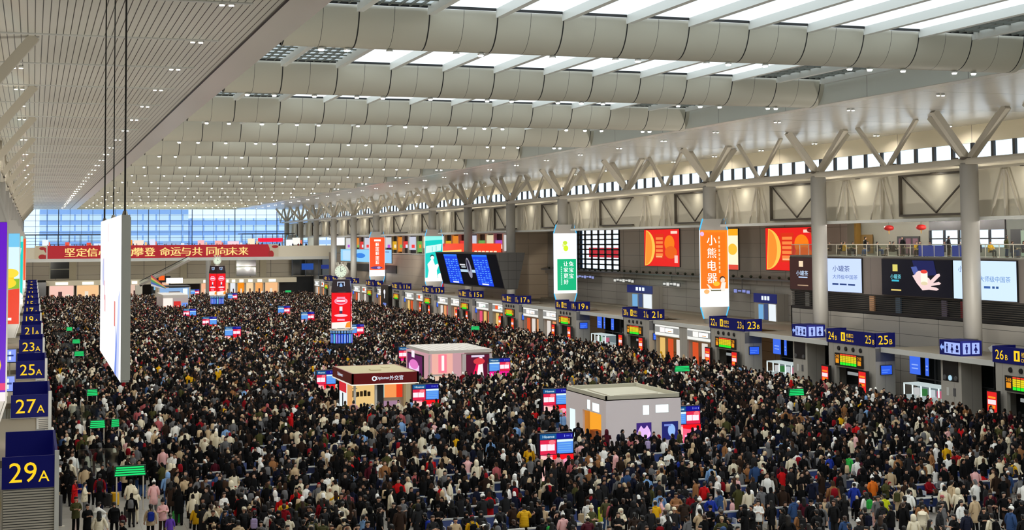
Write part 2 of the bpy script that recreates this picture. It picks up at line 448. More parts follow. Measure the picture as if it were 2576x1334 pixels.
# ================================================================== LAMPS OF THE CEILING
LX = [13.3, 14.59, 16.74, 20.21, 21.52, 25.42, 28.95, 30.25, 34.27, 35.58, 37.84, 43.15, 44.44, 46.63, 50.08, 51.39]
lm = None
for j in range(-2, 15):
    yb = 67.9+S*j
    if yb > YE-4: break
    for i, x in enumerate(LX):
        if j > 0: x += ((i*7+j*5) % 5-2)*.22
        if lm is None:
            b = MB().lathe((0, 0, 0), [(.17, 0), (.17, .09), (.1, .13)], TRIMW, 12)
            b.lathe((0, 0, 0), [(.12, -.06), (.15, -.005)], RING, 12, caps=False).face([(.125*math.cos(t*math.pi/6), .125*math.sin(t*math.pi/6), -.022) for t in range(12)][::-1], LENS)
            lm = b.build('ceiling_lamp'); o = lm
        else:
            o = lm.copy(); COL.objects.link(o)
        o.location = (x, yb, ZB-.13)
        tag(o, ('small round downlight under the %s vault beam, %s along from the A gate side' % (ordn(j), ordn(i))) if j >= 0 else 'small round downlight under a vault beam over the viewer, %s along, row %s' % (ordn(i), ordn(-j-1)), 'lamp', 'downlights under the vault beams')
def twin(loc, label, grp):
    global tw
    if tw is None:
        tw = empty('twin_downlight', loc)
        for dx in (-.19, .19):
            MB().lathe((dx, 0, -.10), [(.12, 0), (.13, .1)], TRIMW, 12).lathe((dx, 0, -.14), [(.1, 0), (.12, .04)], RING, 12, caps=False).face([(dx+.09*math.cos(t*math.pi/6), .09*math.sin(t*math.pi/6), -.112) for t in range(12)][::-1], LENS2).build('lamp_head', tw)
        r = tw
    else:
        r = tw.copy(); COL.objects.link(r); r.location = loc
        for c in list(tw.children):
            d = c.copy(); COL.objects.link(d); d.parent = r
    tag(r, label, 'lamp', grp)
tw = None
for k in range(-4, 31):
    y = 57.3+11.05*k
    if y > YE-3: break
    twin((7.35, y, ZS-.02), 'twin downlight in the slatted ceiling, %s of its row' % ordn(k+4), 'twin downlights of the slatted ceiling')
    if k >= 1: twin((58.15, y+1.0, ZS-.02), 'twin downlight in the reflective ceiling, %s of its inner row' % ordn(k-1), 'twin downlights of the reflective ceiling')
    if k >= 3: twin((74.9, y+1.0, ZS-.02), 'twin downlight beside the clerestory wall, %s of its row' % ordn(k-3), 'twin downlights near the clerestory')
    if k >= 2: twin((-.9, y+1.6, ZS-.02), 'twin downlight among the A gate struts, %s of its row' % ordn(k-2), 'twin downlights among the struts')

# ================================================================== TICKET GATE BOOTHS
XA, XB = .87, 64.7
REDT = em(255, 30, 34, 1.05)
def pict(F, u, v, h, kind, ink, paper=None):
    """small white pictogram tile"""
    w = h*F.h/F.w*.8
    if paper: F.rect(u-w*.6, v-h*.6, u+w*.6, v+h*.6, paper)
    if kind == 0: F.ell(u, v+h*.33, w*.14, h*.12, ink); F.rect(u-w*.2, v-h*.1, u+w*.2, v+h*.2, ink); F.rect(u-w*.13, v-h*.5, u+w*.13, v-h*.1, ink)
    elif kind == 1: F.ell(u, v+h*.33, w*.14, h*.12, ink); F.poly([(u-w*.35, v-h*.25), (u+w*.35, v-h*.25), (u, v+h*.25)], ink); F.rect(u-w*.12, v-h*.5, u+w*.12, v-h*.25, ink)
    elif kind == 2: F.poly([(u-w*.45, v), (u, v+h*.4), (u, v+h*.15), (u+w*.45, v+h*.15), (u+w*.45, v-h*.15), (u, v-h*.15), (u, v-h*.4)], ink)
    else: F.rect(u-w*.3, v-h*.4, u+w*.3, v-h*.1, ink); F.ell(u, v+h*.15, w*.25, h*.22, ink)

def booth(j, side):
    s = 1 if side == 'B' else -1
    x0 = XB if s > 0 else XA
    yn = 54.4+S*j if s < 0 else 54.7+S*j
    odd, even = '%d%s' % (29-2*j, side), '%d%s' % (28-2*j, side)
    L = 7.2
    r = empty('ticket_gate_booth', (x0, yn, 0))
    B = lambda mb, a, b, m: mb.box((s*a[0], a[1], a[2]), (s*b[0], b[1], b[2]), m)
    w = MB()
    B(w, (0, 0, 0), (1.85, .15, 4.6), BOOTH); B(w, (0, .15, 0), (.3, 1.9, 4.6), BOOTH); B(w, (0, 5.9, 0), (.3, L, 4.6), BOOTH)
    B(w, (0, 1.9, 2.6), (.3, 5.9, 4.6), BOOTH); B(w, (0, L-.15, 0), (1.85, L, 4.6), BOOTH); B(w, (1.7, .15, 0), (1.85, L-.15, 4.6), DARKIN)
    B(w, (.3, .15, 4.45), (1.85, L-.15, 4.6), SLAB)
    if s < 0: B(w, (.05, -.03, 2.6), (1.8, 0, 4.55), LOUV); B(w, (-.12, -.12, 0), (.04, .04, 5.9), TRIMW)
    w.build('housing', r)
    # sign band
    b = MB()
    B(b, (-.06, -.08, 4.6), (1.85, .02, 5.75), NAVY); B(b, (-.08, -.08, 4.6), (.02, L+.05, 5.75), NAVY); B(b, (-.06, L-.05, 4.6), (1.85, L+.05, 5.75), NAVY)
    sb = b.build('sign_band', r)
    # side board faces the near end of the hall
    xa = 0 if s > 0 else -1.85
    t = MB(); F = Face(t, (xa, -.08, 4.6), (1, 0, 0), (0, 0, 1), 1.85, 1.15)
    F.text(odd[:-1], .39 if len(odd) > 2 else .42, .5, .62, YEL); F.text(side, .78 if len(odd) > 2 else .66, .36, .34, YEL)
    t.build('lettering', sb)
    fo, fu = (((-.08, L, 4.6), (0, -1, 0)) if s > 0 else ((.08, 0, 4.6), (0, 1, 0)))
    a_, b_ = (even, odd) if s > 0 else (odd, even)
    for q, u in ((a_, .10), (b_, .88)):
        t = MB(); F = Face(t, fo, fu, (0, 0, 1), L, 1.15)
        F.text(q[:-1], u, .5, .58, YEL); F.text(side, u+.105 if len(q) > 2 else u+.075, .36, .32, YEL); t.build('lettering', sb)
    t = MB(); F = Face(t, fo, fu, (0, 0, 1), L, 1.15)
    F.rect(.315, .2, .40, .82, YEL); F.rect(.345, .3, .37, .7, NAVY); F.text('检票口', .50, .62, .30, YEL); F.text('Check in', .50, .28, .2, YEL); t.build('lettering', sb)
    if s > 0:
        d = MB(); d.box((-.14, 1.7, 2.72), (.0, 5.9, 3.78), BLACK)
        F = Face(d, (-.14, 5.9, 2.72), (0, -1, 0), (0, 0, 1), 4.2, 1.06)
        F.flat()
        for q in range(6):
            u0 = .2+.1*q
            F.rect(u0, .10, u0+.09, .30, em(40, 235, 40, 1.1)); 
            for v in range(4): F.rect(u0, .32+.13*v, u0+.09, .43+.13*v, em(236, 214, 30, 1.0))
            F.rect(u0, .85, u0+.09, .95, em(240, 70, 40, 1.1))
        F.up()
        for u in (.10, .90):
            F.text(even if u < .5 else odd, u, .74, .24, em(250, 160, 30, 1.1), .14); F.rect(u-.06, .2, u+.06, .56, em(236, 150, 26, 1.0))
        d.build('departure_display', r)
        for q in range(4):
            MB().tube((-.02, 2.1+1.1*q, 4.18), (-.1, 2.1+1.1*q, 4.18), .2, .17, BLACK, 16).build('loudspeaker', r)
        k = MB(); k.box((0.02, -.03, 3.45), (1.8, 0, 4.5), BOOTHD); k.build('dark_panel', r)
        k = MB(); k.box((.42, -.1, 2.35), (1.5, 0, 3.15), BLACK); F = Face(k, (.46, -.1, 2.4), (1, 0, 0), (0, 0, 1), 1.0, .7); F.rect(0, 0, 1, 1, em(46, 96, 235, 1.0)); F.rect(.05, .2, .6, .3, em(90, 140, 250)); F.rect(.05, .45, .8, .55, em(90, 140, 250))
        k.build('screen', r)
        for q in range(4): MB().box((.5, 2.2+.95*q, 0), (1.5, 2.45+.95*q, 1.1), BOOTHD).build('turnstile', r)
        MB().box((.9, 2.1, 1.9), (1.0, 3.6, 2.15), em(225, 215, 60, .8)).build('lane_sign', r); MB().box((.9, 4.0, 1.9), (1.0, 5.6, 2.15), em(200, 205, 205, .5)).build('lane_sign', r)
    lab = 'navy signed gate booth %s with yellow numbers on the %s gate row' % (odd, side)
    if j == 0 and s < 0: lab = 'gate booth signed 29A, nearest of the navy A gate signs'
    tag(r, lab, 'gate booth', '%s gate booths' % side)
    # floodlight on the roof, aimed up and across the hall
    f = empty('floodlight', (x0+s*.45, yn+L+.75, 4.58))
    MB().tube((0, 0, 0), (0, 0, .8), .04, .04, STEEL, 8).build('pole', f)
    d = Vector((-s*.28, .50, .82)).normalized()
    hd = MB().bar(Vector((0, 0, .95))-d*.25, Vector((0, 0, .95))+d*.12, .42, .36, TRIMW).build('lamp_head', f)
    li = bpy.data.lights.new('floodlight_beam', 'AREA'); li.shape = 'RECTANGLE'; li.size = .42; li.size_y = .34; li.energy = FLOOD; li.color = (1.0, .95, .85)
    lo = bpy.data.objects.new('floodlight_beam', li); COL.objects.link(lo); lo.parent = f; lo.location = Vector((0, 0, .95))+d*.14
    lo.rotation_euler = d.to_track_quat('-Z', 'Y').to_euler()
    tag(f, 'white floodlight head on the roof of gate booth %s' % odd, 'floodlight', 'floodlights on the gate roofs')
    # pair of lit red totems beside the opening
    if s > 0 and j < 9:
        for yy, q in ((1.05, odd), (6.75, even)):
            t = empty('advertising_totem', (x0-.45, yn+yy, 0))
            b = MB().box((-.14, -.58, 0), (.14, .58, 2.65), BLACK); b.build('case', t)
            b = MB(); F = Face(b, (-.14, .52, .25), (0, -1, 0), (0, 0, 1), 1.04, 2.3, .006)
            F.rect(0, 0, 1, 1, em(232, 34, 34, 1.0)); F.rect(.12, .80, .88, .86, em(255, 150, 40)); F.rect(.08, .62, .92, .76, em(250, 230, 235)); F.rect(.14, .50, .86, .59, em(255, 140, 30))
            F.ell(.5, .2, .3, .13, em(255, 140, 24)); F.rect(.38, .32, .62, .44, em(250, 240, 240))
            b.build('screen', t)
            tag(t, 'red lit advertising totem standing by the %s end of gate %s' % ('near' if q == odd else 'far', q), 'totem', 'red totems at the B gates')
for j in range(0, 13):
    booth(j, 'A')
    if j >= 1: booth(j, 'B')

# canopy slabs between the booths
for j in range(0, 13):
    y0, y1 = 61.95+S*j, 76.7+S*j
    tag(MB().box((65.2, y0, 4.25), (70.45, y1, 4.55), SLAB).box((65.15, y0, 4.2), (65.25, y1, 4.6), TRIMW).build('canopy'), 'flat dusty canopy behind the B gates, bay %s' % ordn(j), 'canopy', None, 'structure')
    tag(MB().box((.3, y0, 4.25), (-9, y1, 4.55), SLAB).box((.25, y0, 4.2), (.35, y1, 4.6), TRIMW).build('canopy'), 'flat dusty canopy behind the A gates, bay %s' % ordn(j), 'canopy', None, 'structure')

BLUEP = em(70, 110, 250, 1.1)
def glass_bay(j, pier=True):
    """between booth j and j+1: dark glazed hall with hanging blue panels and a lit counter; pier with pictograms at the column"""
    y0, y1 = 61.95+S*j, 76.7+S*j
    g = MB().box((68.6, y0, 0), (68.8, y1, 4.25), DGLASS)
    for q in range(7): g.box((68.5, y0+(y1-y0)*q/6-.04, 0), (68.6, y0+(y1-y0)*q/6+.04, 4.25), BOOTHD)
    g.box((68.5, y0, 2.0), (68.6, y1, 2.08), BOOTHD)
    struct(g.build('wall_glazed_hall'), 'dark glazed hall front behind the B gates in bay %s' % ordn(j), 'glazed wall')
    for q, (yy, w, h) in enumerate(((y1-2.0, 1.5, 1.5), (y1-3.6, .5, 1.5), (y0+8.6, .9, 1.4))):
        b = MB().box((67.0, yy-w/2, 2.5), (67.12, yy+w/2, 2.5+h), BLACK).box((66.98, yy-w/2+.04, 2.54), (67.0, yy+w/2-.04, 2.46+h), em(66, 112, 240, 1.0))
        F = Face(b, (66.98, yy+w/2-.04, 2.54), (0, -1, 0), (0, 0, 1), w-.08, h-.08); F.rect(.2, .3, .8, .36, em(150, 180, 255)); F.rect(.2, .5, .8, .56, em(150, 180, 255))
        b.bar((67.05, yy, 2.5+h), (67.05, yy, 4.25), .04, .04, BOOTHD)
        tag(b.build('hanging_sign'), 'blue lit hanging panel, %s from the pillar, in glazed bay %s' % (ordn(q), ordn(j)), 'sign', 'blue panels in the glazed hall')
    k = empty('service_counter', (66.0, y1-4.4, 0))
    MB().box((-.2, -2.3, 0), (1.2, 2.3, 1.0), em(210, 225, 225, .5)).build('counter', k)
    b = MB()
    for q in range(5): b.box((-.2, -2.3+1.13*q, 1.0), (-.12, -2.22+1.13*q, 1.9), em(235, 250, 250, 1.1))
    b.box((-.2, -2.3, 1.85), (1.2, 2.3, 1.95), em(225, 240, 240, .7)); b.box((1.1, -2.3, 1.0), (1.2, 2.3, 1.85), em(150, 170, 175, .45)); b.build('lit_frame', k)
    b = MB()
    for q, c in enumerate(((230, 120, 150), (240, 250, 255), (60, 140, 70), (240, 240, 240))): b.box((.2, -1.9+1.0*q, 1.05), (.5, -1.5+1.0*q, 1.6), em(*c, .6))
    b.build('display_goods', k)
    tag(k, 'white lit service counter in front of the dark glazed hall, bay %s' % ordn(j), 'counter')
    if pier:
        yc = colY(j)
        yp = colY(j)+20.0 if False else 61.95+S*j+5.3
        yp = 89.25+S*(j-1)
        p = empty('pictogram_pillar', (65.8, yp, 0))
        MB().box((0, 0, 0), (1.8, 2.5, 4.55), BOOTH).build('housing', p)
        b = MB().box((-.04, -.04, 4.55), (1.85, 2.55, 5.68), NAVY)
        F = Face(b, (-.04, 2.55, 4.55), (0, -1, 0), (0, 0, 1), 2.6, 1.13, .008)
        for q, kd in enumerate((2, 0, 1, 3)): pict(F, .12+.25*q, .5, .62, kd, NAVY if q else em(150, 180, 255), None if q == 0 else em(170, 190, 255, 1.0))
        F = Face(b, (-.04, -.04, 4.55), (1, 0, 0), (0, 0, 1), 1.89, 1.13, .008)
        for q, kd in enumerate((0, 1)): pict(F, .28+.42*q, .5, .62, kd, NAVY, em(170, 190, 255, 1.0))
        b.build('sign_band', p)
        b = MB().box((-.04, .35, 2.6), (0, 2.2, 4.4), BLACK); b.build('dark_panel', p)
        for yy in (.6, 1.95): MB().tube((-.05, yy, 2.85), (-.12, yy, 2.85), .2, .16, BOOTHD, 16).build('loudspeaker', p)
        if j == 1:
            MB().tube((-.05, 1.28, 2.85), (-.1, 1.28, 2.85), .2, .2, em(180, 220, 240, 1.0), 20).build('clock_face', p)
        b = MB().box((-.03, .7, 1.5), (0, 1.0, 2.1), BOOTHD).box((-.03, 1.5, 1.5), (0, 1.8, 2.1), TRIMW); b.build('notice', p)
        tag(p, 'grey pillar with blue pictogram band wrapped before the %s column of the B row' % ordn(j), 'sign pillar')
def shop(y0, y1, label, kind):
    r = empty('shop_unit', (65.4, (y0+y1)/2, 0)); h = (y1-y0)/2
    warm = [(255, 205, 150), (255, 190, 120), (255, 220, 180)][kind % 3]
    w = MB().box((3.0, -h, 0), (3.15, h, 4.2), em(*warm, .55)).box((0, -h, 0), (3.1, -h+.12, 4.2), BOOTH).box((0, h-.12, 0), (3.1, h, 4.2), BOOTH).box((0, -h, 4.1), (3.15, h, 4.25), BOOTH)  # back wall glows warm in place of lamps inside the shop
    w.build('housing', r)
    b = MB().box((-.12, -h, 2.95), (.1, h, 4.2), TRIMW)
    F = Face(b, (-.12, h, 2.95), (0, -1, 0), (0, 0, 1), 2*h, 1.25)
    F.rect(.02, .06, .98, .94, em(246, 246, 240, 1.0)); F.rect(.02, .28, .98, .80, em(176, 176, 172, .7))
    c = [((240, 90, 40), (40, 150, 90)), ((255, 255, 255), (120, 200, 150)), ((255, 250, 240), (240, 200, 160)), ((250, 240, 240), (220, 160, 90))][kind % 4]
    F.rect(.22, .32, .42, .76, em(*c[0], 1.1)); F.rect(.44, .36, .76, .72, em(255, 255, 255, 1.3)); F.rect(.55, .42, .7, .5, em(*c[1], 1.0))
    b.build('sign_board', r)
    b = MB()
    for q in range(3):
        yy = -h+2*h*(q+.25)/3
        b.box((.3, yy, .1), (.4, yy+h*.36, 2.7), em(*[(255, 90, 130), (255, 170, 110), (250, 240, 230), (240, 90, 40), (255, 210, 120)][(kind+q) % 5], .8))
    b.build('poster', r)
    b = MB().box((1.2, -h+.3, 0), (1.8, h-.3, 1.1), pt(120, 84, 54)).box((2.6, -h+.4, 1.4), (2.95, h-.4, 1.5), pt(150, 110, 70)).box((2.6, -h+.4, 2.1), (2.95, h-.4, 2.2), pt(150, 110, 70)); b.build('shelf', r)
    tag(r, label, 'shop', 'lit shop units between the B gates')
for j in range(0, 13):
    y0, y1 = 61.95+S*j, 76.7+S*j
    if j in (1, 2, 4): glass_bay(j, j in (1, 2))
    else:
        if j == 0: continue
        c = colY(j) if j not in (9,) else (y0+y1)/2
        shop(y0+.1, c-.9, 'lit shop unit nearer the viewer in the bay of the %s B column' % ordn(j), j*2)
        shop(c+.9, y1-.1, 'lit shop unit farther from the viewer in the bay of the %s B column' % ordn(j), j*2+1)
        tag(MB().box((65.3, c-.9, 0), (67.6, c+.9, 4.3), BOOTH).build('pier'), 'plain grey pier between two lit shops, bay %s' % ordn(j), 'pier', None, 'structure')

# ================================================================== LIT PYLONS AROUND THE COLUMNS
GREYM = mat('pylon_grey', srgb(160, 158, 154), .45)
def pylon(x, y, art, label, glow=True):
    r = empty('advertising_pylon', (x, y, 0))
    hw, hd = 1.66, .85                # the faces to the hall's two ends are wide, the body narrows behind the lit one
    lv = [(5.05, 1.28, .85), (6.3, hw, hd), (14.45, hw, hd), (15.65, 1.28, .85)]
    b = MB(); k = .5
    for i in range(3):
        (z0, a0, d0), (z1, a1, d1) = lv[i], lv[i+1]
        b.face([(-a0, -d0, z0), (a0, -d0, z0), (a1, -d1, z1), (-a1, -d1, z1)], GREYM)
        b.face([(a0*k, d0, z0), (-a0*k, d0, z0), (-a1*k, d1, z1), (a1*k, d1, z1)], GREYM)
        b.face([(a0, -d0, z0), (a0*k, d0, z0), (a1*k, d1, z1), (a1, -d1, z1)], GREYM)
        b.face([(-a0*k, d0, z0), (-a0, -d0, z0), (-a1, -d1, z1), (-a1*k, d1, z1)], GREYM)
    for z, m_ in ((5.05, GREYM), (15.65, TRIMW)): b.face([(-1.28, -.85, z), (1.28, -.85, z), (1.28*k, .85, z), (-1.28*k, .85, z)], m_)
    b.build('casing', r)
    e = MB()
    for sx in (-1, 1):
        for i in (0, 2):
            (z0, a0, d0), (z1, a1, d1) = lv[i], lv[i+1]
            e.bar((sx*a0, -d0-.02, z0), (sx*a1, -d1-.02, z1), .1, .1, BLUELED if glow else GREYM)
        e.bar((sx*hw, -hd-.03, 6.3), (sx*hw, -hd-.03, 14.45), .07, .07, em(235, 245, 255, 1.1) if glow else GREYM)
    e.build('edge_light', r)
    a = MB(); F = Face(a, (-hw+.03, -hd-.01, 6.3), (1, 0, 0), (0, 0, 1), 2*hw-.06, 8.15); art(F); a.build('lit_poster', r)
    tag(r, label, 'advertising pylon', 'tall lit pylons around the columns')
def blocks(F, cu, v1, h, n, m):
    # lettering too small to read in the photograph: light strokes, no characters
    w = h*.8*F.h/F.w
    for i in range(n):
        c = v1-h*(i+.5)
        for q in (-.32, -.02, .28): F.rect(cu-w*.5, c+q*h, cu+w*.5, c+(q+.16)*h, m)
        F.rect(cu-w*(.12 if i % 2 else .3), c-.36*h, cu+w*(.05 if i % 2 else -.1), c+.42*h, m)
def art_bear(F):
    F.rect(0, 0, 1, 1, em(255, 255, 255, 1.15)); F.rect(0, .235, 1, 1, em(255, 140, 24, 1.0)); F.rect(.05, .235, .93, .97, em(255, 124, 16, 1.0))
    w = em(255, 250, 240, 1.15); F.column('小熊电器', .42, .95, .165, w)
    for i in range(9): F.rect(.66, .88-.055*i, .71, .915-.055*i, em(255, 220, 170))
    F.ell(.78, .36, .1, .038, em(70, 36, 20, 1.0)); F.ell(.79, .345, .085, .035, em(255, 226, 200)); F.poly([(.68, .2), (.86, .2), (.9, .32), (.74, .31)], em(255, 244, 230)); F.ell(.56, .3, .12, .03, em(255, 200, 50))
    F.poly([(.2, .3), (.36, .2), (.4, .24), (.28, .29)], em(255, 236, 210)); F.ell(.57, .19, .07, .028, w); F.rect(.36, .205, .72, .222, em(90, 90, 60)); F.ell(.2, .2, .1, .03, em(255, 190, 120))
    F.ell(.06, .95, .07, .03, em(240, 190, 240))
def art_green(F):
    F.rect(0, 0, 1, 1, em(255, 255, 255, 1.15)); F.ell(.5, .84, .1, .035, em(206, 240, 60)); F.ell(.53, .75, .11, .05, em(220, 250, 40)); F.ell(.42, .8, .05, .03, em(236, 250, 150)); F.rect(.3, .68, .72, .684, em(200, 225, 200))
    F.rect(.14, .05, .98, .57, em(0, 190, 128, 1.0)); w = em(250, 255, 255, 1.15)
    F.column('兔宝宝', .76, .54, .1, w); F.column('让家更好', .52, .54, .1, w)
    for i in range(9): F.rect(.29, .42-.035*i, .34, .445-.035*i, em(170, 250, 220))
def art_teal(F):
    F.rect(0, 0, 1, 1, em(0, 214, 204, 1.0)); w = em(255, 255, 255, 1.15)
    F.poly([(0, .9), (1, .92), (1, 1), (0, 1)], em(150, 250, 240)); F.poly([(.03, .62), (.9, .68), (.95, .83), (.05, .78)], em(216, 255, 250)); F.rect(.4, .66, .43, .77, em(0, 214, 204)); F.rect(.62, .68, .65, .79, em(0, 214, 204))
    F.ell(.4, .55, .11, .045, em(30, 90, 90, 1.0)); F.ell(.41, .52, .1, .045, w); F.poly([(.12, .05), (.72, .05), (.66, .24), (.8, .37), (.78, .40), (.56, .36), (.44, .5), (.34, .48), (.13, .38), (.2, .24)], w); F.rect(0, 0, 1, .08, w); F.ell(.86, .12, .14, .06, w)
def art_orange(F):
    F.rect(0, 0, 1, 1, em(255, 255, 255, 1.15)); F.rect(0, .16, 1, 1, em(255, 84, 30, 1.0)); w = em(255, 245, 235, 1.15); F.rect(.3, .9, .74, .95, w)
    blocks(F, .5, .87, .115, 5, w); F.ell(.45, .22, .4, .035, em(80, 60, 130)); F.ell(.6, .22, .12, .03, em(180, 170, 230))
def art_bird(F):
    F.rect(0, 0, 1, 1, em(255, 255, 255, 1.2)); F.ell(.72, .5, .22, .3, em(150, 170, 205)); F.ell(.72, .5, .13, .22, em(90, 110, 150)); F.ell(.86, .55, .14, .2, em(240, 246, 255))
def art_purple(F):
    F.rect(0, 0, 1, 1, em(104, 20, 200, 1.0)); F.rect(0, .06, 1, .1, em(235, 60, 120)); F.rect(.3, .58, .82, .84, em(255, 240, 200)); F.ell(.6, .2, .34, .1, em(255, 214, 40)); F.ell(.62, .27, .28, .07, em(240, 240, 255)); F.ell(.8, .42, .12, .03, em(210, 170, 255)); F.rect(0, .0, 1, .05, em(255, 240, 240))
def art_flower(F):
    F.rect(0, 0, 1, 1, em(120, 205, 246, 1.0)); F.rect(0, .4, 1, .85, em(214, 240, 250, 1.1)); F.poly([(0, .36), (1, .39), (1, .5), (0, .48)], em(140, 190, 40)); F.ell(.5, .5, .36, .13, em(255, 205, 20)); F.ell(.3, .56, .22, .07, em(255, 160, 20)); F.ell(.76, .56, .22, .05, em(255, 226, 60)); F.ell(.2, .6, .16, .05, em(255, 190, 20)); F.ell(.62, .45, .3, .06, em(255, 220, 40)); F.ell(.4, .5, .12, .05, em(240, 130, 20))
    F.poly([(0, 0), (1, .0), (1, .39), (0, .35)], em(240, 64, 34)); w = em(255, 250, 245, 1.1); blocks(F, .45, .32, .115, 2, w); F.rect(.2, .04, .8, .07, w)
for j, f, l in ((3, art_bear, 'tall orange and white lit pylon around the third visible B gate column'), (5, art_green, 'tall white and green lit pylon wrapped round a B gate column'), (8, art_teal, 'turquoise lit pylon with a white figure beside the B gates'), (10, art_orange, 'slim orange red lit pylon beside the far B gates')):
    pylon(XR, colY(j), f, l)
pylon(68.4, 392, art_bird, 'white lit pylon with a grey bird shape near the far hall end')
for j, f, l in ((0, art_purple, 'purple lit pylon nearest the viewer above the A gates'), (3, art_flower, 'lit pylon with yellow flowers over red, behind the purple pylon'), (5, art_teal, 'turquoise lit pylon behind the flower pylon above the A gates'), (8, art_orange, 'orange red lit pylon farthest along the A gate row')):
    pylon(-2.75, colY(j), f, l, False)

# ================================================================== HANGING LIGHT BOX
r = empty('hanging_light_box', (2.28, 40, 9.63))
b = MB(); w_, t_, h_ = 12.4, .25, 4.58
b.box((.02, 0, 0), (t_, w_, h_), mat('light_box_case', srgb(190, 192, 190), .4))
b.box((.02, -.03, .06), (t_+.02, 0, h_-.06), mat('light_box_edge', srgb(190, 194, 190), .5)); b.build('case', r)
b = MB(); F = Face(b, (.02, w_, 0), (0, -1, 0), (0, 0, 1), w_, h_, .003)
F.rect(0, 0, 1, 1, em(255, 255, 255, 1.25)); F.poly([(.74, .0), (.93, .0), (.97, .55), (.9, .5), (.84, .25)], em(206, 216, 250, 1.0)); F.poly([(.76, .0), (.84, .0), (.86, .2), (.82, .35), (.8, .18)], em(120, 150, 236, 1.0)); F.rect(.74, .3, .79, .46, em(226, 120, 112, 1.0)); F.rect(.44, .84, .47, .97, em(252, 206, 206, 1.1))
F.rect(.2, .52, .25, .72, em(214, 196, 214, 1.05)); F.rect(.25, .42, .29, .56, em(226, 180, 190, 1.05)); F.ell(.2, .62, .04, .1, em(190, 200, 236, 1.05)); F.rect(.3, .34, .34, .46, em(236, 150, 150, 1.05))
b.build('lit_face', r)
for yy in (.35, 6.2, 12.0):
    for d in (-.05, .09) if yy != 6.2 else (0,):
        MB().tube((.13, yy+d*2, h_), (.13, yy+d*2, ZS-9.63), .018, .018, BLACK, 6).build('cable', r)
    MB().tube((.13, yy, h_-.02), (.13, yy, h_+.12), .09, .05, STEEL, 10).build('shackle', r)
tag(r, 'large white lit advertising box hanging on steel cables over the hall', 'hanging light box')

# ================================================================== BIG DEPARTURE BOARD
r = empty('departure_board', (63.3, 193, 0))
b = MB(); x0t, x0b = 0, 1.35; zb_, zt_ = 6.45, 11.75; y1_ = 32.5
P = [(x0b, 0, zb_), (x0t, 0, zt_), (4.4, 0, zt_), (3.2, 0, zb_)]
Q = [(p[0], y1_, p[2]) for p in P]
CAS = lines_mat('board_case', srgb(66, 66, 64), (.01, .01, .01), [(0, 1.3, .5, .06), (2, 1.3, 6.6, .06)], .4)
for i in range(4):
    k = (i+1) % 4; b.face([P[i], P[k], Q[k], Q[i]], CAS)
b.face(P[::-1], CAS); b.face(Q, CAS); b.build('case', r)
b = MB(); ux = Vector((0, -1, 0)); uy = Vector((x0t-x0b, 0, zt_-zb_)).normalized()
F = Face(b, (x0b, y1_, zb_), ux, uy, y1_, math.hypot(x0t-x0b, zt_-zb_), .01)
F.rect(.01, .04, .99, .96, mat('board_black', (.004, .005, .012), .7, 0, None, 1, .1)); BB = em(16, 70, 238, 1.0); BB2 = em(90, 160, 255, 1.05)
for u0, u1 in ((.14, .37), (.62, .85)):
    F.rect(u0, .06, u1, .94, BB); F.rect(u0, .88, u1, .94, em(40, 120, 250, 1.0))
    F.flat()
    for v in range(11):
        for q in range(5):
            if (v*5+q*3) % 7 != 0: F.rect(u0+.015+.044*q, .15+.062*v, u0+.035+.044*q+.006*((v+q) % 3), .178+.062*v, BB2)
    F.rect(u0+.06, .08, u0+.16, .12, em(235, 240, 255, 1.1)); F.up()
F.rect(.38, .42, .62, .50, em(190, 220, 240, 1.0)); F.rect(.39, .62, .48, .66, em(230, 230, 235)); F.rect(.41, .55, .48, .60, em(180, 190, 196)); F.ell(.535, .55, .035, .3, em(150, 150, 170)); F.ell(.53, .62, .018, .18, em(36, 34, 60))
b.build('screen', r)
tag(r, 'long tilted blue departure board hanging above the B gate canopies', 'departure board')

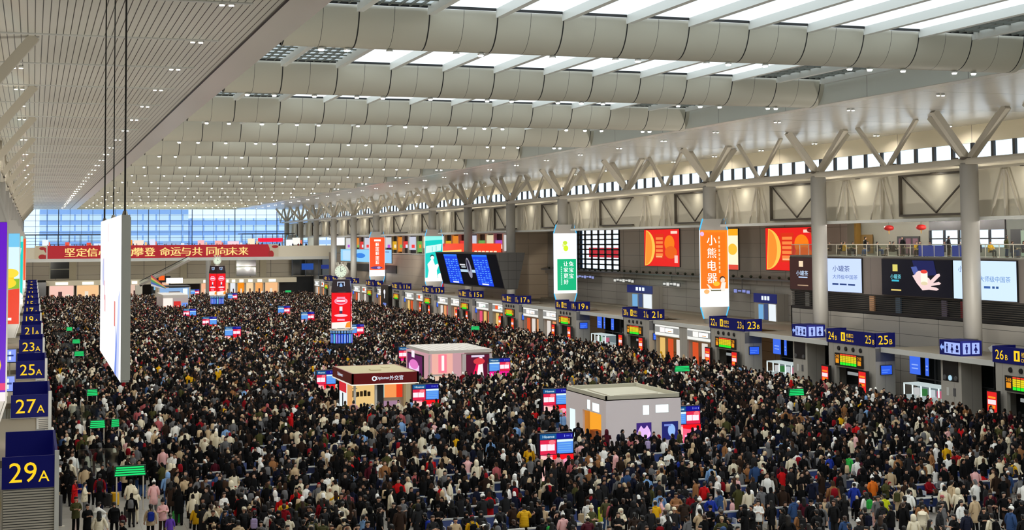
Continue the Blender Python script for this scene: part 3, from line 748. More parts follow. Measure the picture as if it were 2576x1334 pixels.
# ================================================================== CLOCK TOWERS IN THE HALL
def clock_tower(x, y, rz, label):
    r = empty('clock_tower', (x, y, 0), rz)
    MB().box((-1.2, -1.2, 0), (1.2, 1.2, 1.7), BLACK).lathe((0, 0, 1.7), [(1.2, 0), (1.2, 1.95)], BLACK, 24).build('base', r)
    b = MB()
    for i in range(24):
        a = 2*math.pi*i/24; c = [(40, 90, 235), (60, 130, 250), (30, 60, 200), (60, 190, 230), (110, 90, 230), (40, 90, 235)][i % 6]
        p = [(1.25*math.cos(a+d), 1.25*math.sin(a+d), z) for d, z in ((.02, 1.95), (.22, 1.95), (.22, 3.0), (.02, 3.0))]
        b.face(p, em(*c, .95)); q = [(1.26*math.cos(a+d), 1.26*math.sin(a+d), z) for d, z in ((.06, 2.05), (.12, 2.05), (.12, 2.9), (.06, 2.9))]; b.face(q, em(190, 205, 255, 1.0))
        q = [(1.3*math.cos(a+d), 1.3*math.sin(a+d), z) for d, z in ((.03, 3.1), (.2, 3.1), (.2, 3.4), (.03, 3.4))]; b.face(q, em(120, 170, 225, .8))
    b.build('information_drum', r)
    MB().lathe((0, 0, 3.4), [(1.5, 0), (1.5, .1), (1.2, .2)], STEEL, 24).build('ring_shelf', r)
    MB().box((-1.1, -1.1, 3.6), (1.1, 1.1, 7.75), mat('tower_red_case', srgb(120, 10, 16), .4)).build('shaft', r)
    b = MB()
    for k in range(4):
        a = k*math.pi/2; ux = Vector((math.cos(a), math.sin(a), 0)); nn = Vector((math.sin(a), -math.cos(a), 0))
        F = Face(b, nn*1.1-ux*1.05+Vector((0, 0, 3.62)), ux, (0, 0, 1), 2.1, 4.05, .008)
        F.rect(0, 0, 1, 1, em(246, 8, 26, 1.0)); F.poly([(0, 0), (1, 0), (1, .2), (0, .17)], em(255, 244, 236, 1.05)); F.poly([(.72, .03), (1, .03), (1, .2), (.8, .16)], em(255, 150, 40)); F.ell(.5, .77, .36, .1, em(255, 160, 190, 1.1)); F.ell(.5, .77, .29, .07, em(250, 60, 90)); F.rect(.26, .75, .74, .80, em(255, 230, 236, 1.1)); F.rect(.28, .84, .72, .89, em(255, 150, 180, 1.1))
        F.rect(.42, .42, .58, .62, em(240, 240, 250)); F.rect(.42, .42, .58, .5, em(60, 50, 80)); F.ell(.5, .37, .36, .04, em(255, 200, 210, 1.1)); F.rect(.3, .22, .7, .27, em(255, 160, 190))
    b.build('screen', r)
    b = MB()
    for i, (z, a) in enumerate(((7.75, 1.1), (9.2, .95))):
        pass
    c0 = [(-1.12, -1.12), (1.12, -1.12), (1.12, 1.12), (-1.12, 1.12)]
    PURP = mat('tower_head_purple', srgb(34, 12, 26), .3)
    for i in range(4):
        p, q = c0[i], c0[(i+1) % 4]; b.face([(p[0], p[1], 7.8), (q[0], q[1], 7.8), (q[0]*.86, q[1]*.86, 9.2), (p[0]*.86, p[1]*.86, 9.2)], PURP)
    b.face([(p[0]*.86, p[1]*.86, 9.2) for p in c0], PURP)
    for k in range(4):
        a = k*math.pi/2; ux = Vector((math.cos(a), math.sin(a), 0)); nn = Vector((math.sin(a), -math.cos(a), 0))
        F = Face(b, nn*1.04-ux*.42+Vector((0, 0, 8.0)), ux, (0, 0, 1), .84, .95, .012); F.rect(0, 0, 1, 1, em(210, 220, 240, 1.0)); F.rect(.1, .1, .9, .9, em(30, 20, 50, .6)); F.ell(.5, .5, .2, .3, em(150, 190, 240, 1.0)); F.rect(-.4, -.52, 1.4, -.4, em(230, 235, 250, 1.0))
    b.build('head', r)
    b = MB()
    for k in range(2):
        a = k*math.pi-.1-rz*.7-.25; d = Vector((math.sin(a), -math.cos(a), 0)); c0_ = Vector((0, 0, 10.1))
        b.tube(c0_, c0_+d*.42, .82, .74, STEEL, 24); b.tube(c0_+d*.42, c0_+d*.45, .66, .66, em(228, 240, 216, 1.0), 24)
        sd = Vector((math.cos(a), math.sin(a), 0)); c = d*.47+c0_
        b.bar(c, c+Vector((0, 0, .42)), .05, .02, BLACK, d); b.bar(c, c+sd*.26+Vector((0, 0, .1)), .06, .02, BLACK, d)
        for q in range(12): b.bar(c+Vector((0, 0, .5*math.cos(q*math.pi/6)))+sd*(.5*math.sin(q*math.pi/6)), c+Vector((0, 0, .6*math.cos(q*math.pi/6)))+sd*(.6*math.sin(q*math.pi/6)), .05, .02, BLACK, d)
    b.lathe((0, 0, 9.2), [(.5, 0), (.3, .4)], STEEL, 16)
    b.build('clock', r)
    b = MB()
    for k in range(8):
        a = k*math.pi/4; b.bar((.5*math.cos(a), .5*math.sin(a), 10.75), (.62*math.cos(a), .62*math.sin(a), 11.15), .1, .08, STEEL)
    b.build('crown', r)
    tag(r, label, 'clock tower', 'clock towers in the hall')
clock_tower(33.6, 159.5, -.27, 'nearer red screen tower with a round clock and blue drum base')
clock_tower(33.3, 272, .6, 'farther red screen tower with a clock, standing before the red banner')

# ================================================================== LIT TOTEMS AMONG THE CROWD
def totem(x, y, w, flip, label, pink=False, rz=0):
    r = empty('information_screen', (x, y, 0), rz)
    MB().box((-w/2-.06, -.02, 0), (w/2+.06, .32, 2.72), mat('totem_case', srgb(16, 18, 44), .3)).build('case', r)
    b = MB(); F = Face(b, (-w/2, -.03, .12), (1, 0, 0), (0, 0, 1), w, 2.56, .006)
    F.rect(0, .88, 1, 1, em(12, 14, 150, 1.0)); F.rect(0, .88, .5, 1, em(10, 84, 140, 1.0)); F.text('Hisense', .26, .94, .055, em(220, 245, 250, 1.2), .36); F.rect(.74, .92, .76, .97, em(150, 160, 240)); F.rect(.8, .93, .9, .96, em(90, 100, 220)); F.rect(.94, .92, .96, .97, em(150, 160, 240))
    ua, ub = ((0, .49), (.51, 1)) if not flip else ((.51, 1), (0, .49))
    d = ua[0]
    F.rect(ua[0], .56, ua[1], .87, em(226, 34, 76, 1.05)); F.rect(ua[0]+.01, .64, ua[0]+.44, .78, em(255, 232, 240, 1.1)); F.rect(ua[0]+.2, .64, ua[0]+.215, .78, em(226, 60, 96)); F.ell(ua[0]+.36, .82, .1, .05, em(255, 120, 130))
    F.rect(ub[0], .57, ub[1], .87, em(84, 146, 238, 1.05)); F.rect(ub[0], .82, ub[1], .87, em(216, 240, 252, 1.1))
    for v in (.62, .67, .72, .77): F.rect(ub[0]+.03, v, ub[1]-.06, v+.012, em(120, 190, 240))
    if pink: F.rect(0, 0, 1, .55, em(255, 20, 150, 1.0)); F.ell(.5, .3, .3, .15, em(255, 120, 210))
    else:
        F.rect(0, 0, 1, .55, em(255, 96, 130, 1.05)); F.poly([(0, 0), (.36, 0), (.36, .5), (0, .55)], em(255, 196, 190, 1.1)); F.poly([(.36, .55), (1, .55), (1, .25), (.7, .42), (.36, .46)], em(250, 6, 22, 1.0)); F.poly([(.45, 0), (.8, 0), (.72, .25), (.42, .3)], em(255, 170, 220, 1.1)); F.ell(.78, .4, .13, .06, em(250, 160, 190))
    b.build('screen', r)
    tag(r, label, 'information screen', 'red and blue lit screens in the crowd')
for x, y, w, fl, l in ((27.73, 74.05, 1.95, 0, 'red and blue lit screen standing nearest the viewer, in the crowd'), (39.98, 82.9, 1.98, 1, 'red and blue lit screen at the corner of the white kiosk'), (36.0, 96.2, 1.9, 0, 'red lit screen half hidden behind the white kiosk'),
        (28.07, 102.9, 2.0, 0, 'red and blue lit screen at the corner of the dark red kiosk'), (40.58, 123.0, 2.0, 1, 'red and blue lit screen at the corner of the pink lit kiosk'), (36.4, 140.2, 1.9, 0, 'pink lit screen behind the pink lit kiosk'), (23.4, 117.4, 1.6, 0, 'red lit screen behind the dark red kiosk'),
        (24.5, 183.8, 2.05, 1, 'nearest of the three lit screens left of the clock tower'), (24.6, 210, 2.05, 0, 'middle one of the three lit screens before the farther tower'), (24.6, 237.5, 2.05, 0, 'farthest of the three lit screens before the farther tower'),
        (40.5, 217.6, 2.05, 1, 'lit screen beyond the nearer clock tower, towards the B gates'), (40.6, 240, 2.05, 1, 'smaller lit screen beyond the nearer clock tower, towards the B gates'), (40.3, 181.8, 1.9, 1, 'tilted looking lit screen just beside the nearer clock tower'),
        (40.8, 306.7, 2.0, 1, 'small lit screen beside the farther clock tower'), (36.2, 338, 2.0, 1, 'tiny lit screen by the far shops')):
    totem(x, y, w, fl, l, 'pink' in l)

# ================================================================== KIOSKS
def kiosk(x0, x1, y0, y1, h, name):
    return empty('kiosk', ((x0+x1)/2, (y0+y1)/2, 0)), (x1-x0)/2, (y1-y0)/2
# dark red kiosk
r, hx, hy = kiosk(22.6, 27.75, 103.6, 110.8, 3.6, '')
RED = mat('kiosk_dark_red', srgb(112, 8, 14), .35); CREAM = mat('kiosk_roof_dusty', srgb(186, 174, 138), .85); WARM = em(255, 214, 140, .85)
MB().box((-hx+.13, -hy+.13, 3.5), (hx-.13, hy-.13, 3.6), CREAM).box((-.6, -1.4, 3.6), (.2, -.6, 3.66), CREAM).box((.8, .4, 3.6), (1.3, 1.4, 3.64), CREAM).build('roof', r)
b = MB().box((-hx, -hy, 2.8), (hx, -hy+.14, 3.62), RED).box((-hx, hy-.14, 2.8), (hx, hy, 3.62), RED).box((-hx, -hy, 2.8), (-hx+.14, hy, 3.62), RED).box((hx-.14, -hy, 2.8), (hx, hy, 3.62), RED)
b.box((-hx, -hy-.03, 2.74), (hx, -hy, 2.82), em(245, 240, 225, 1.1)).box((-hx-.03, -hy, 2.74), (-hx, hy, 2.82), em(245, 240, 225, .9))
o = b.build('fascia', r)
b = MB(); F = Face(b, (-hx, -hy-.02, 2.82), (1, 0, 0), (0, 0, 1), 2*hx, .78, .02); w = em(226, 240, 255, 1.2)
F.ell(.33, .5, .036, .24, w); F.ell(.33, .5, .02, .13, RED); F.text('Diplomat', .455, .5, .36, w, .19); F.text('外交官', .66, .52, .44, w)
F = Face(b, (-hx-.02, hy, 2.82), (0, -1, 0), (0, 0, 1), 2*hy, .78, .02); F.text('Diplomat', .42, .5, .4, w, .26)
b.build('lettering', o)
b = MB().box((-hx+.5, hy-1.2, 0), (hx-.2, hy-1.1, 3.2), WARM).box((hx-.3, -hy+.3, 0), (hx-.2, hy-.3, 3.2), BEIGE2).box((-hx+.3, -hy+.3, .02), (hx-.3, hy-.3, .06), BEIGE2)
b.box((-.6, -hy+.25, 0), (-.1, -hy+.6, 2.8), DARKIN).box((-.75, -hy+.25, 0), (-.6, -hy+.5, 2.8), TRIMW).box((hx-.9, -hy+.3, 0), (hx-.3, -hy+.45, 2.8), em(206, 190, 150, .55)).box((-hx+.2, -hy+.25, 0), (-hx+.35, -hy+.4, 2.8), TRIMW)
b.build('walls', r)
b = MB().box((-hx+.05, -hy+.6, 0), (-hx+.15, -hy+1.9, 2.75), em(250, 180, 110, .8)).box((-hx+.02, -hy+2.1, 0), (-hx+.12, -hy+4.6, 2.7), em(236, 244, 246, 1.0)).box((-hx, -hy+2.1, 2.0), (-hx+.03, -hy+4.6, 2.7), em(214, 40, 54, 1.0)).box((-hx, -hy+3.2, .6), (-hx+.02, -hy+3.5, 1.9), pt(40, 46, 70)); b.build('poster', r)
b = MB()
for z in (.5, 1.25, 1.9): b.box((-hx+.6, hy-1.5, z), (-.9, hy-1.2, z+.05), BEIGE2)
for i in range(7): b.box((-hx+.7+.3*i, hy-1.6, 1.3), (-hx+.9+.3*i, hy-1.4, 1.3+.35+.05*(i % 3)), pt(*[(60, 44, 30), (90, 70, 40), (30, 26, 24)][i % 3]))
b.box((-hx+.5, -hy+.8, 0), (-1.1, -hy+1.4, 1.0), BEIGE2).box((.1, -hy+.9, 0), (hx-1, -hy+1.4, .95), TRIMW); b.build('shelf', r)
b = MB(); F = Face(b, (0, -hy+2.4, 1.5), (1, 0, 0), (0, 0, 1), 1.9, 1.3, .01); b.box((0, -hy+2.41, 0), (2.0, -hy+2.5, 2.8), BEIGE2); F.rect(0, 0, .25, 1, em(190, 230, 220, .9)); F.rect(.25, 0, .75, 1, em(255, 160, 90, .95)); F.rect(.75, 0, 1, 1, em(236, 60, 30, .95)); F.rect(.05, -.8, .9, -.2, em(205, 160, 190, .6)); b.build('lit_panel', r)
tag(r, 'dark red luggage shop kiosk with a dusty cream roof and white lettering', 'kiosk')
# pink lit kiosk
r, hx, hy = kiosk(34.2, 40.2, 124.0, 132.3, 3.6, '')
PALE = mat('kiosk_pale_roof', srgb(206, 200, 194), .75); PLIL = mat('kiosk_lilac_wall', srgb(206, 194, 196), .5)
b = MB().box((-hx, -hy, 3.22), (hx, hy, 3.5), PALE)
for i in range(9): b.box((-hx+.4+i*.65, -hy+.2, 3.5), (-hx+.5+i*.65, hy-.2, 3.53), PALE)
b.build('roof', r)
MB().box((.15, -hy, 0), (.5, -hy+.4, 3.1), PLIL).build('pillar', r); MB().box((hx-.25, -hy, 0), (hx, hy, 3.1), PLIL).build('side_wall', r); MB().box((-hx, hy-.3, 0), (hx-.25, hy, 3.1), em(255, 196, 206, .6)).build('back_wall', r); MB().box((-hx, -hy+.1, 0), (-hx+.12, -hy+.25, 3.1), PLIL).build('pillar', r)
b = MB(); F = Face(b, (.52, -hy+.1, 0), (1, 0, 0), (0, 0, 1), hx-.5, 3.0, .02); b.box((.5, -hy+.11, 0), (hx, -hy+.2, 3.05), BLACK)
F.rect(0, 0, 1, 1, em(92, 8, 44, 1.0)); F.poly([(.1, 0), (.55, 0), (.48, .95), (.38, .7)], em(255, 10, 84, 1.0)); F.poly([(.35, 0), (.7, 0), (.62, .95), (.52, .95)], em(255, 236, 240, 1.1)); F.ell(.5, .8, .22, .1, em(220, 60, 70)); F.rect(.2, .93, .7, .99, em(226, 210, 235)); b.build('screen', r)
b = MB().box((-1.9, -hy+3.0, .0), (.1, -hy+3.1, 3.0), em(255, 190, 176, .9)).box((-1.3, -hy+2.95, 1.2), (-.5, -hy+3.0, 2.9), em(255, 130, 150, 1.0)).box((-1.0, -hy+2.93, 1.4), (-.75, -hy+2.95, 2.8), em(255, 244, 240, 1.1)).box((-2.6, -hy+1.2, 0), (-.1, -hy+1.8, 1.1), em(255, 216, 190, .8)).box((-2.6, -hy+1.1, 1.1), (-.1, -hy+1.8, 1.2), TRIMW); b.build('display_counter', r)
b = MB().box((-hx-.04, -hy+2.2, .9), (-hx+.1, -hy+7.8, 2.9), BLACK); F = Face(b, (-hx-.04, -hy+7.7, 1.0), (0, -1, 0), (0, 0, 1), 5.4, 1.8, .012); F.rect(0, 0, 1, 1, em(96, 20, 86, 1.0)); F.rect(.1, .2, .8, .5, em(240, 200, 244, 1.1)); F.ell(.45, .5, .3, .25, em(230, 120, 200)); F.rect(.3, .85, .5, 1.2, em(250, 240, 250)); b.build('side_screen', r)
tag(r, 'pink lit beauty kiosk under a pale flat roof', 'kiosk')
# white kiosk
r, hx, hy = kiosk(34.3, 39.5, 82.6, 89.6, 3.6, '')
WK = mat('kiosk_white_wall', srgb(238, 228, 232), .45); WR = mat('kiosk_white_roof', srgb(186, 182, 164), .8)
b = MB().box((-hx, -hy, 3.3), (hx, hy, 3.36), WR).box((-hx, -hy, 3.3), (hx, -hy+.1, 3.6), WR).box((-hx, hy-.1, 3.3), (hx, hy, 3.6), WR).box((-hx, -hy, 3.3), (-hx+.1, hy, 3.6), WR).box((hx-.1, -hy, 3.3), (hx, hy, 3.6), WR).bar((-hx+1, -hy+1, 3.5), (hx-1, -hy+1.3, 3.5), .07, .07, STEEL).bar((-hx+1, -hy+1, 3.4), (-hx+1.2, hy-1, 3.4), .07, .07, STEEL); b.build('roof', r)
b = MB().box((-hx+.15, -hy, 0), (hx, -hy+.15, 3.3), WK).box((hx-.15, -hy+.15, 0), (hx, hy-.15, 3.3), WK).box((-hx+.15, hy-.15, 0), (hx, hy, 3.3), WK)
b.box((-hx, hy-3.0, 0), (-hx+.15, hy, 2.35), WK).box((-hx, -hy, 2.35), (-hx+.15, hy, 3.3), WK).box((-hx, -hy, 0), (-hx+.15, -hy+.8, 2.35), WK); b.build('walls', r)
b = MB().box((-hx+1.6, -hy+.4, 0), (-hx+1.7, hy-.3, 2.6), em(255, 170, 50, .95)).box((-hx+1.55, -hy+.6, 1.2), (-hx+1.6, -hy+2.0, 2.2), em(255, 236, 200, 1.0)).box((-hx+.5, -hy+.5, 0), (-hx+1.0, -hy+4, 1.0), pt(170, 90, 40)).box((-hx+.1, -hy+.2, 2.45), (hx-.2, hy-.2, 2.5), WK); b.build('interior', r)
w = em(232, 255, 255, 1.3)
def kf(fn, name, side=False):
    b = MB(); F = Face(b, (-hx, hy, 0) if side else (-hx, -hy, 0), (0, -1, 0) if side else (1, 0, 0), (0, 0, 1), 2*hy if side else 2*hx, 3.3, .02); fn(F); b.build(name, r)
kf(lambda F: F.rect(.49, .70, .57, .88, w), 'lit_sign'); kf(lambda F: F.rect(.66, .73, .83, .88, w), 'lit_sign'); kf(lambda F: (F.rect(.40, .2, .60, .55, em(60, 36, 120, 1.0)), F.ell(.5, .34, .09, .1, em(240, 190, 255, 1.1)), F.poly([(.42, .4), (.46, .5), (.5, .42), (.54, .5), (.58, .4), (.5, .22)], em(236, 190, 250, 1.0))), 'screen')
kf(lambda F: (F.rect(.74, .2, .96, .55, em(30, 34, 110, 1.0)), F.ell(.87, .38, .05, .12, em(150, 190, 250)), F.rect(.77, .46, .86, .5, em(120, 140, 220))), 'screen')
kf(lambda F: F.rect(.55, .75, .62, .93, w), 'lit_sign', True); kf(lambda F: F.rect(.68, .74, .84, .9, w), 'lit_sign', True); kf(lambda F: F.rect(.1, .12, .24, .66, em(226, 246, 255, 1.1)), 'lit_panel', True)
tag(r, 'white kiosk with a flat cream roof and an orange lit doorway', 'kiosk')
# far kiosk and booth with a rainbow fin
r, hx, hy = kiosk(23.7, 28.4, 277, 292, 3.6, '')
MB().box((-hx, -hy, 3.0), (hx, hy, 3.6), PALE).build('roof', r)
b = MB().box((-hx, -hy, 0), (hx, hy, 3.0), PLIL); F = Face(b, (-hx, -hy, 0), (1, 0, 0), (0, 0, 1), 2*hx, 3, .03); F.rect(0, .1, .38, 1, em(255, 236, 226, 1.1)); F.rect(.02, .1, .36, .5, em(255, 170, 150, 1.0)); F.rect(.42, .2, .7, .8, em(220, 50, 46, 1.0)); F.rect(.74, .2, .98, .7, em(110, 150, 236, 1.0)); b.build('walls', r)
tag(r, 'small far kiosk with a grey roof and white and red lit front', 'kiosk')
r, hx, hy = kiosk(26.5, 33.5, 322, 330, 4, '')
MB().box((-hx, -hy, 3.7), (hx, hy, 4.0), DARKIN).box((-hx, -hy, 0), (-hx+.3, hy, 3.7), STEEL).box((hx-.3, -hy, 0), (hx, hy, 3.7), STEEL).build('frame', r)
b = MB().box((-hx+.3, -hy+.5, .5), (hx-.3, -hy+.7, 3.6), em(150, 190, 236, .9)).box((-1.2, -hy, .4), (1.2, -hy+.4, 2.8), pt(120, 100, 96)).box((-1.8, -hy-.1, 4.6), (1.8, -hy+.1, 5.8), em(255, 255, 255, 1.3)).box((hx-1.6, -hy+.4, .5), (hx-.6, -hy+.5, 3.4), em(235, 245, 255, 1.1)); b.build('lit_panel', r)
b = MB()
for i, c in enumerate(((220, 80, 90), (236, 200, 90), (90, 170, 120), (90, 120, 210), (230, 230, 240))): b.face([(-hx-1.6, -hy-.1, 6.6-.5*i), (-hx-1.6, -hy-.1, 6.1-.5*i), (-hx+1.6, -hy-.1, 3.7-.1*i), (-hx+1.6, -hy-.1, 3.8-.1*i)], pt(*c))
b.build('fin', r)
tag(r, 'far booth with blue screens, a white lit sign and a striped fin', 'kiosk')

# ================================================================== GREEN QUEUE DISPLAYS
GRN = em(20, 228, 116, 1.0)
def green(x, y, w, label):
    r = empty('queue_display', (x, y, 0))
    for sx in (-1, 1): MB().tube((sx*w*.42, .05, 0), (sx*w*.42, .05, 1.8), .035, .035, STEEL, 8).build('post', r)
    b = MB().box((-w/2, 0, 1.72), (w/2, .12, 2.26), mat('queue_case', srgb(8, 60, 40), .4))
    F = Face(b, (-w/2, 0, 1.75), (1, 0, 0), (0, 0, 1), w, .48, .008)
    for q in range(4): F.rect(.02+.015*q, .04+.25*q, .98-.015*q, .2+.25*q, GRN)
    b.build('display', r)
    tag(r, label, 'queue display', 'green lit queue displays at the gates')
for i, (x, y, w) in enumerate(((4.75, 73.9, 1.55), (4.0, 93.7, .95), (5.1, 93.9, .5), (4.45, 113.8, .8), (4.7, 154.7, 1.0), (4.95, 174.2, .9), (4.8, 200.5, .8))):
    green(x, y, w, 'green lit queue display on posts, %s along the A gates from the viewer' % ordn(i))
for i, (x, y, w) in enumerate(((54.1, 93.2, 1.3), (54.7, 114.0, 1.5), (55.4, 178, 1.2), (57.3, 332.8, 1.5))):
    green(x, y, w, 'green lit queue display on posts, %s along the B gates from the viewer' % ordn(i))
# glass and steel ticket barriers before the A gates
def barrier(x, y, label):
    r = empty('ticket_barrier', (x, y, 0))
    for q in range(3): MB().box((q*.95-.12, -.8, 0), (q*.95+.12, .8, 1.05), STEEL).build('pedestal', r)
    MB().box((-.12, .75, 0), (2.05, .85, 2.1), glass_mat('barrier_glass', (.8, .86, .88), .85)).build('glass_screen', r)
    MB().box((-.2, -.9, 0), (2.1, -.85, .5), NAVY).build('base_board', r)
    tag(r, label, 'ticket barrier', 'ticket barriers along the A gates')
for j in range(1, 8):
    barrier(2.6, 58.2+S*j+.6, 'grey ticket barrier row before the A gate signed %dA' % (29-2*j))
for i, (x, y) in enumerate(((166, 1216), (208, 1211), (236, 1200), (283, 1192), (152, 1326))):
    P = at(x, y, Z=0); r = empty('railing_post', P); h = 1.25 if i < 4 else 1.5
    MB().tube((0, 0, 0), (0, 0, h), .08, .08, mat('brown_post', srgb(96, 70, 62), .4) if i < 4 else BOOTHD, 12).build('post', r); MB().lathe((0, 0, 0), [(.2, 0), (.2, .04)], STEEL, 16).build('base', r)
    tag(r, ('brown railing post, %s along from the 29A gate booth' % ordn(i)) if i < 4 else 'dark grey post standing against the 29A gate booth', 'post', 'railing posts beside gate 29A')

# ================================================================== B SIDE FACADE
XF = 70.5
# section nearest the viewer: stone base, louvres, advertising fascia, balcony with diners
struct(MB().box((XF, 45, 0), (XF+.3, 122.2, 6.75), GREYP).build('wall_right_base'), 'grey stone panel wall below the louvres', 'wall')
b = MB().box((XF+.3, 45, 6.75), (XF+.5, 122.2, 8.45), DARKIN).box((XF, 45, 6.7), (XF+.1, 122.2, 6.95), BLACK)
for q in range(9): b.box((XF, 45, 6.98+.17*q), (XF+.06, 122.2, 7.02+.17*q), mat('louvre_bar', srgb(70, 64, 58), .4))
for y, c in ((93.5, (150, 40, 44)), (95.0, (150, 34, 40)), (97.5, (120, 110, 130)), (104, (90, 110, 130)), (108, (210, 160, 120)), (116.5, (120, 120, 116)), (119.0, (150, 150, 146))): b.box((XF+.12, y, 6.95), (XF+.28, y+.7, 8.3), pt(*c))
struct(b.build('wall_right_louvre'), 'dark louvred strip below the advertising fascia', 'wall')
FASC = lines_mat('fascia_panel', srgb(120, 112, 108), (.05, .05, .05), [(1, 3.3, 62, .04)], .3, .3)
struct(MB().box((XF, 45, 8.45), (XF+.5, 122.2, 11.72), FASC).box((XF, 122.0, 0), (77.3, 122.2, 11.72), GREYP).box((XF-.05, 45, 11.72), (77.2, 122.2, 11.86), mat('balcony_floor', srgb(120, 116, 108), .6)).build('wall_right_fascia'), 'grey metal fascia carrying the tea advertisements', 'wall')
def ad(y0, y1, z0, z1, art, label, x=XF):
    r = empty('advertising_screen', (x, (y0+y1)/2, z0))
    w = y1-y0
    MB().box((-.14, -w/2, 0), (0, w/2, z1-z0), BLACK).build('frame', r)
    b = MB(); F = Face(b, (-.14, w/2-.05, .05), (0, -1, 0), (0, 0, 1), w-.1, z1-z0-.1, .01); art(F); b.build('screen', r)
    tag(r, label, 'advertising screen', 'lit advertisements on the B side'); return r
GOLD = em(232, 206, 120, 1.0)
def ad_brown(F):
    F.rect(0, 0, 1, 1, em(62, 36, 34, .9)); F.rect(.26, .72, .38, .9, em(240, 214, 180, 1.1)); F.text('小罐茶', .35, .52, .16, em(200, 225, 255, 1.1), .34); F.rect(.25, .37, .5, .41, em(190, 215, 250)); F.rect(.22, .12, .52, .15, em(190, 160, 130))
def ad_white(F):
    F.rect(0, 0, 1, 1, em(196, 214, 255, 1.15)); k = em(34, 66, 130, .9); F.text('小罐茶', .42, .70, .18, k, .5); F.text('大师级中国茶', .53, .45, .13, em(70, 106, 170), .72); F.rect(.16, .2, .34, .25, k); F.rect(.38, .2, .58, .25, k); F.rect(.62, .2, .82, .25, k)
def ad_hand(F):
    F.rect(0, 0, 1, 1, em(12, 12, 26, .9)); F.rect(.165, .67, .24, .86, em(226, 214, 110, 1.0)); F.text('小罐茶', .21, .52, .13, em(120, 220, 235, 1.1), .16); F.rect(.15, .38, .26, .43, em(60, 190, 215)); F.rect(.14, .12, .29, .16, GOLD)
    F.poly([(.46, .98), (.76, .98), (.8, .6), (.62, .56), (.5, .66)], em(28, 34, 92, .9)); F.poly([(.44, .8), (.52, .82), (.56, .6), (.5, .5)], em(80, 96, 170))
    s = em(246, 216, 214, 1.05)
    F.poly([(.46, .56), (.56, .66), (.7, .5), (.74, .36), (.7, .2), (.6, .17), (.52, .36)], s)
    for p in ([(.70, .42), (.80, .62), (.84, .64), (.85, .58), (.74, .36)], [(.72, .36), (.83, .42), (.86, .38), (.84, .34), (.72, .30)], [(.70, .28), (.80, .26), (.83, .22), (.80, .18), (.68, .20)], [(.50, .62), (.55, .70), (.62, .70), (.60, .6)]): F.poly(p, s)
    F.rect(.585, .36, .68, .68, em(250, 244, 226, 1.1)); F.ell(.632, .36, .048, .05, em(236, 220, 180, 1.0)); F.ell(.632, .68, .048, .05, em(240, 70, 56, 1.0))
def ad_white2(F):
    F.rect(0, 0, 1, 1, em(205, 228, 255, 1.15)); F.text('大师级中国茶', .67, .54, .15, em(84, 136, 200), .48); F.rect(.40, .3, .44, .36, em(50, 90, 150)); F.rect(.50, .3, .60, .36, em(60, 100, 170)); F.rect(.63, .3, .67, .36, em(50, 90, 150)); F.rect(.69, .3, .73, .36, em(50, 90, 150)); F.text('小罐茶', .21, .78, .17, em(50, 80, 140), .24)
ad(115.4, 122.1, 8.5, 11.65, ad_brown, 'dark brown tea advertisement at the far end of the near fascia')
ad(109.4, 115.3, 8.5, 11.65, ad_white, 'pale blue white tea advertisement with blue characters, beside the brown one')
ad(96.3, 106.3, 8.5, 11.65, ad_hand, 'black advertisement with a hand holding a white tea can')
ad(88.4, 96.2, 8.5, 11.65, ad_white2, 'bright pale blue tea advertisement behind the nearest column')
# balcony: glass rail, back wall, ceiling, diners' furniture
r = empty('glass_railing', (XF+.2, 84, 11.86)); 
b = MB()
for q in range(46): b.face([(0, -38+1.66*q, 0), (0, -38+1.66*q+1.62, 0), (0, -38+1.66*q+1.62, 1.02), (0, -38+1.66*q, 1.02)], glass_mat('balcony_glass', (.60, .68, .62), .86))
b.build('glass_panel', r); b = MB().box((-.03, -38, 1.0), (.03, 38.2, 1.06), STEEL)
for q in range(46): b.box((-.02, -38.03+1.66*q, 0), (.02, -37.97+1.66*q, 1.0), STEEL)
b.build('rail', r); tag(r, 'glass balcony railing above the tea advertisements', 'railing')
b = MB().box((77.0, 45, 11.86), (77.2, 88.5, 15.1), pt(120, 116, 100)).box((77.0, 88.5, 11.86), (77.2, 98.0, 15.1), pt(96, 100, 92)).box((77.0, 108.5, 11.86), (77.2, 122.2, 15.1), pt(126, 124, 112))
b.box((76.9, 98, 14.1), (77.2, 108.5, 15.1), BLACK).box((77, 98, 11.86), (77.2, 108.5, 12.6), pt(120, 118, 110))
for q in range(6): b.box((76.9, 98+2.1*q-.08, 12.6), (77.1, 98+2.1*q+.08, 14.1), BLACK)
b.box((76.9, 98, 13.3), (77.1, 108.5, 13.4), BLACK)
for y in (90, 93.4, 96): b.box((76.9, y, 11.86), (77, y+1.3, 14.1), DARKIN)
b.box((76.88, 94.9, 11.9), (76.98, 96.0, 14.0), em(190, 210, 180, .6)); b.box((76.88, 110, 11.9), (76.98, 113.5, 13.6), DARKIN)
for q in range(3): b.box((76.8, 110.2+1.1*q, 12.0), (76.9, 110.9+1.1*q, 13.4), em(170, 120, 130, .5))
b.box((76.8, 117.5, 12.0), (76.9, 119.5, 13.8), pt(110, 84, 40)).box((76.4, 119.6, 11.9), (76.9, 120.0, 15), pt(120, 90, 30))
struct(b.build('wall_balcony'), 'back wall of the balcony restaurant with doorways', 'wall')
g = MB().face([(77.1, 98, 12.6), (77.1, 108.5, 12.6), (77.1, 108.5, 14.1), (77.1, 98, 14.1)], CLG); struct(g.build('window_80'), 'bright window behind the balcony diners', 'window')
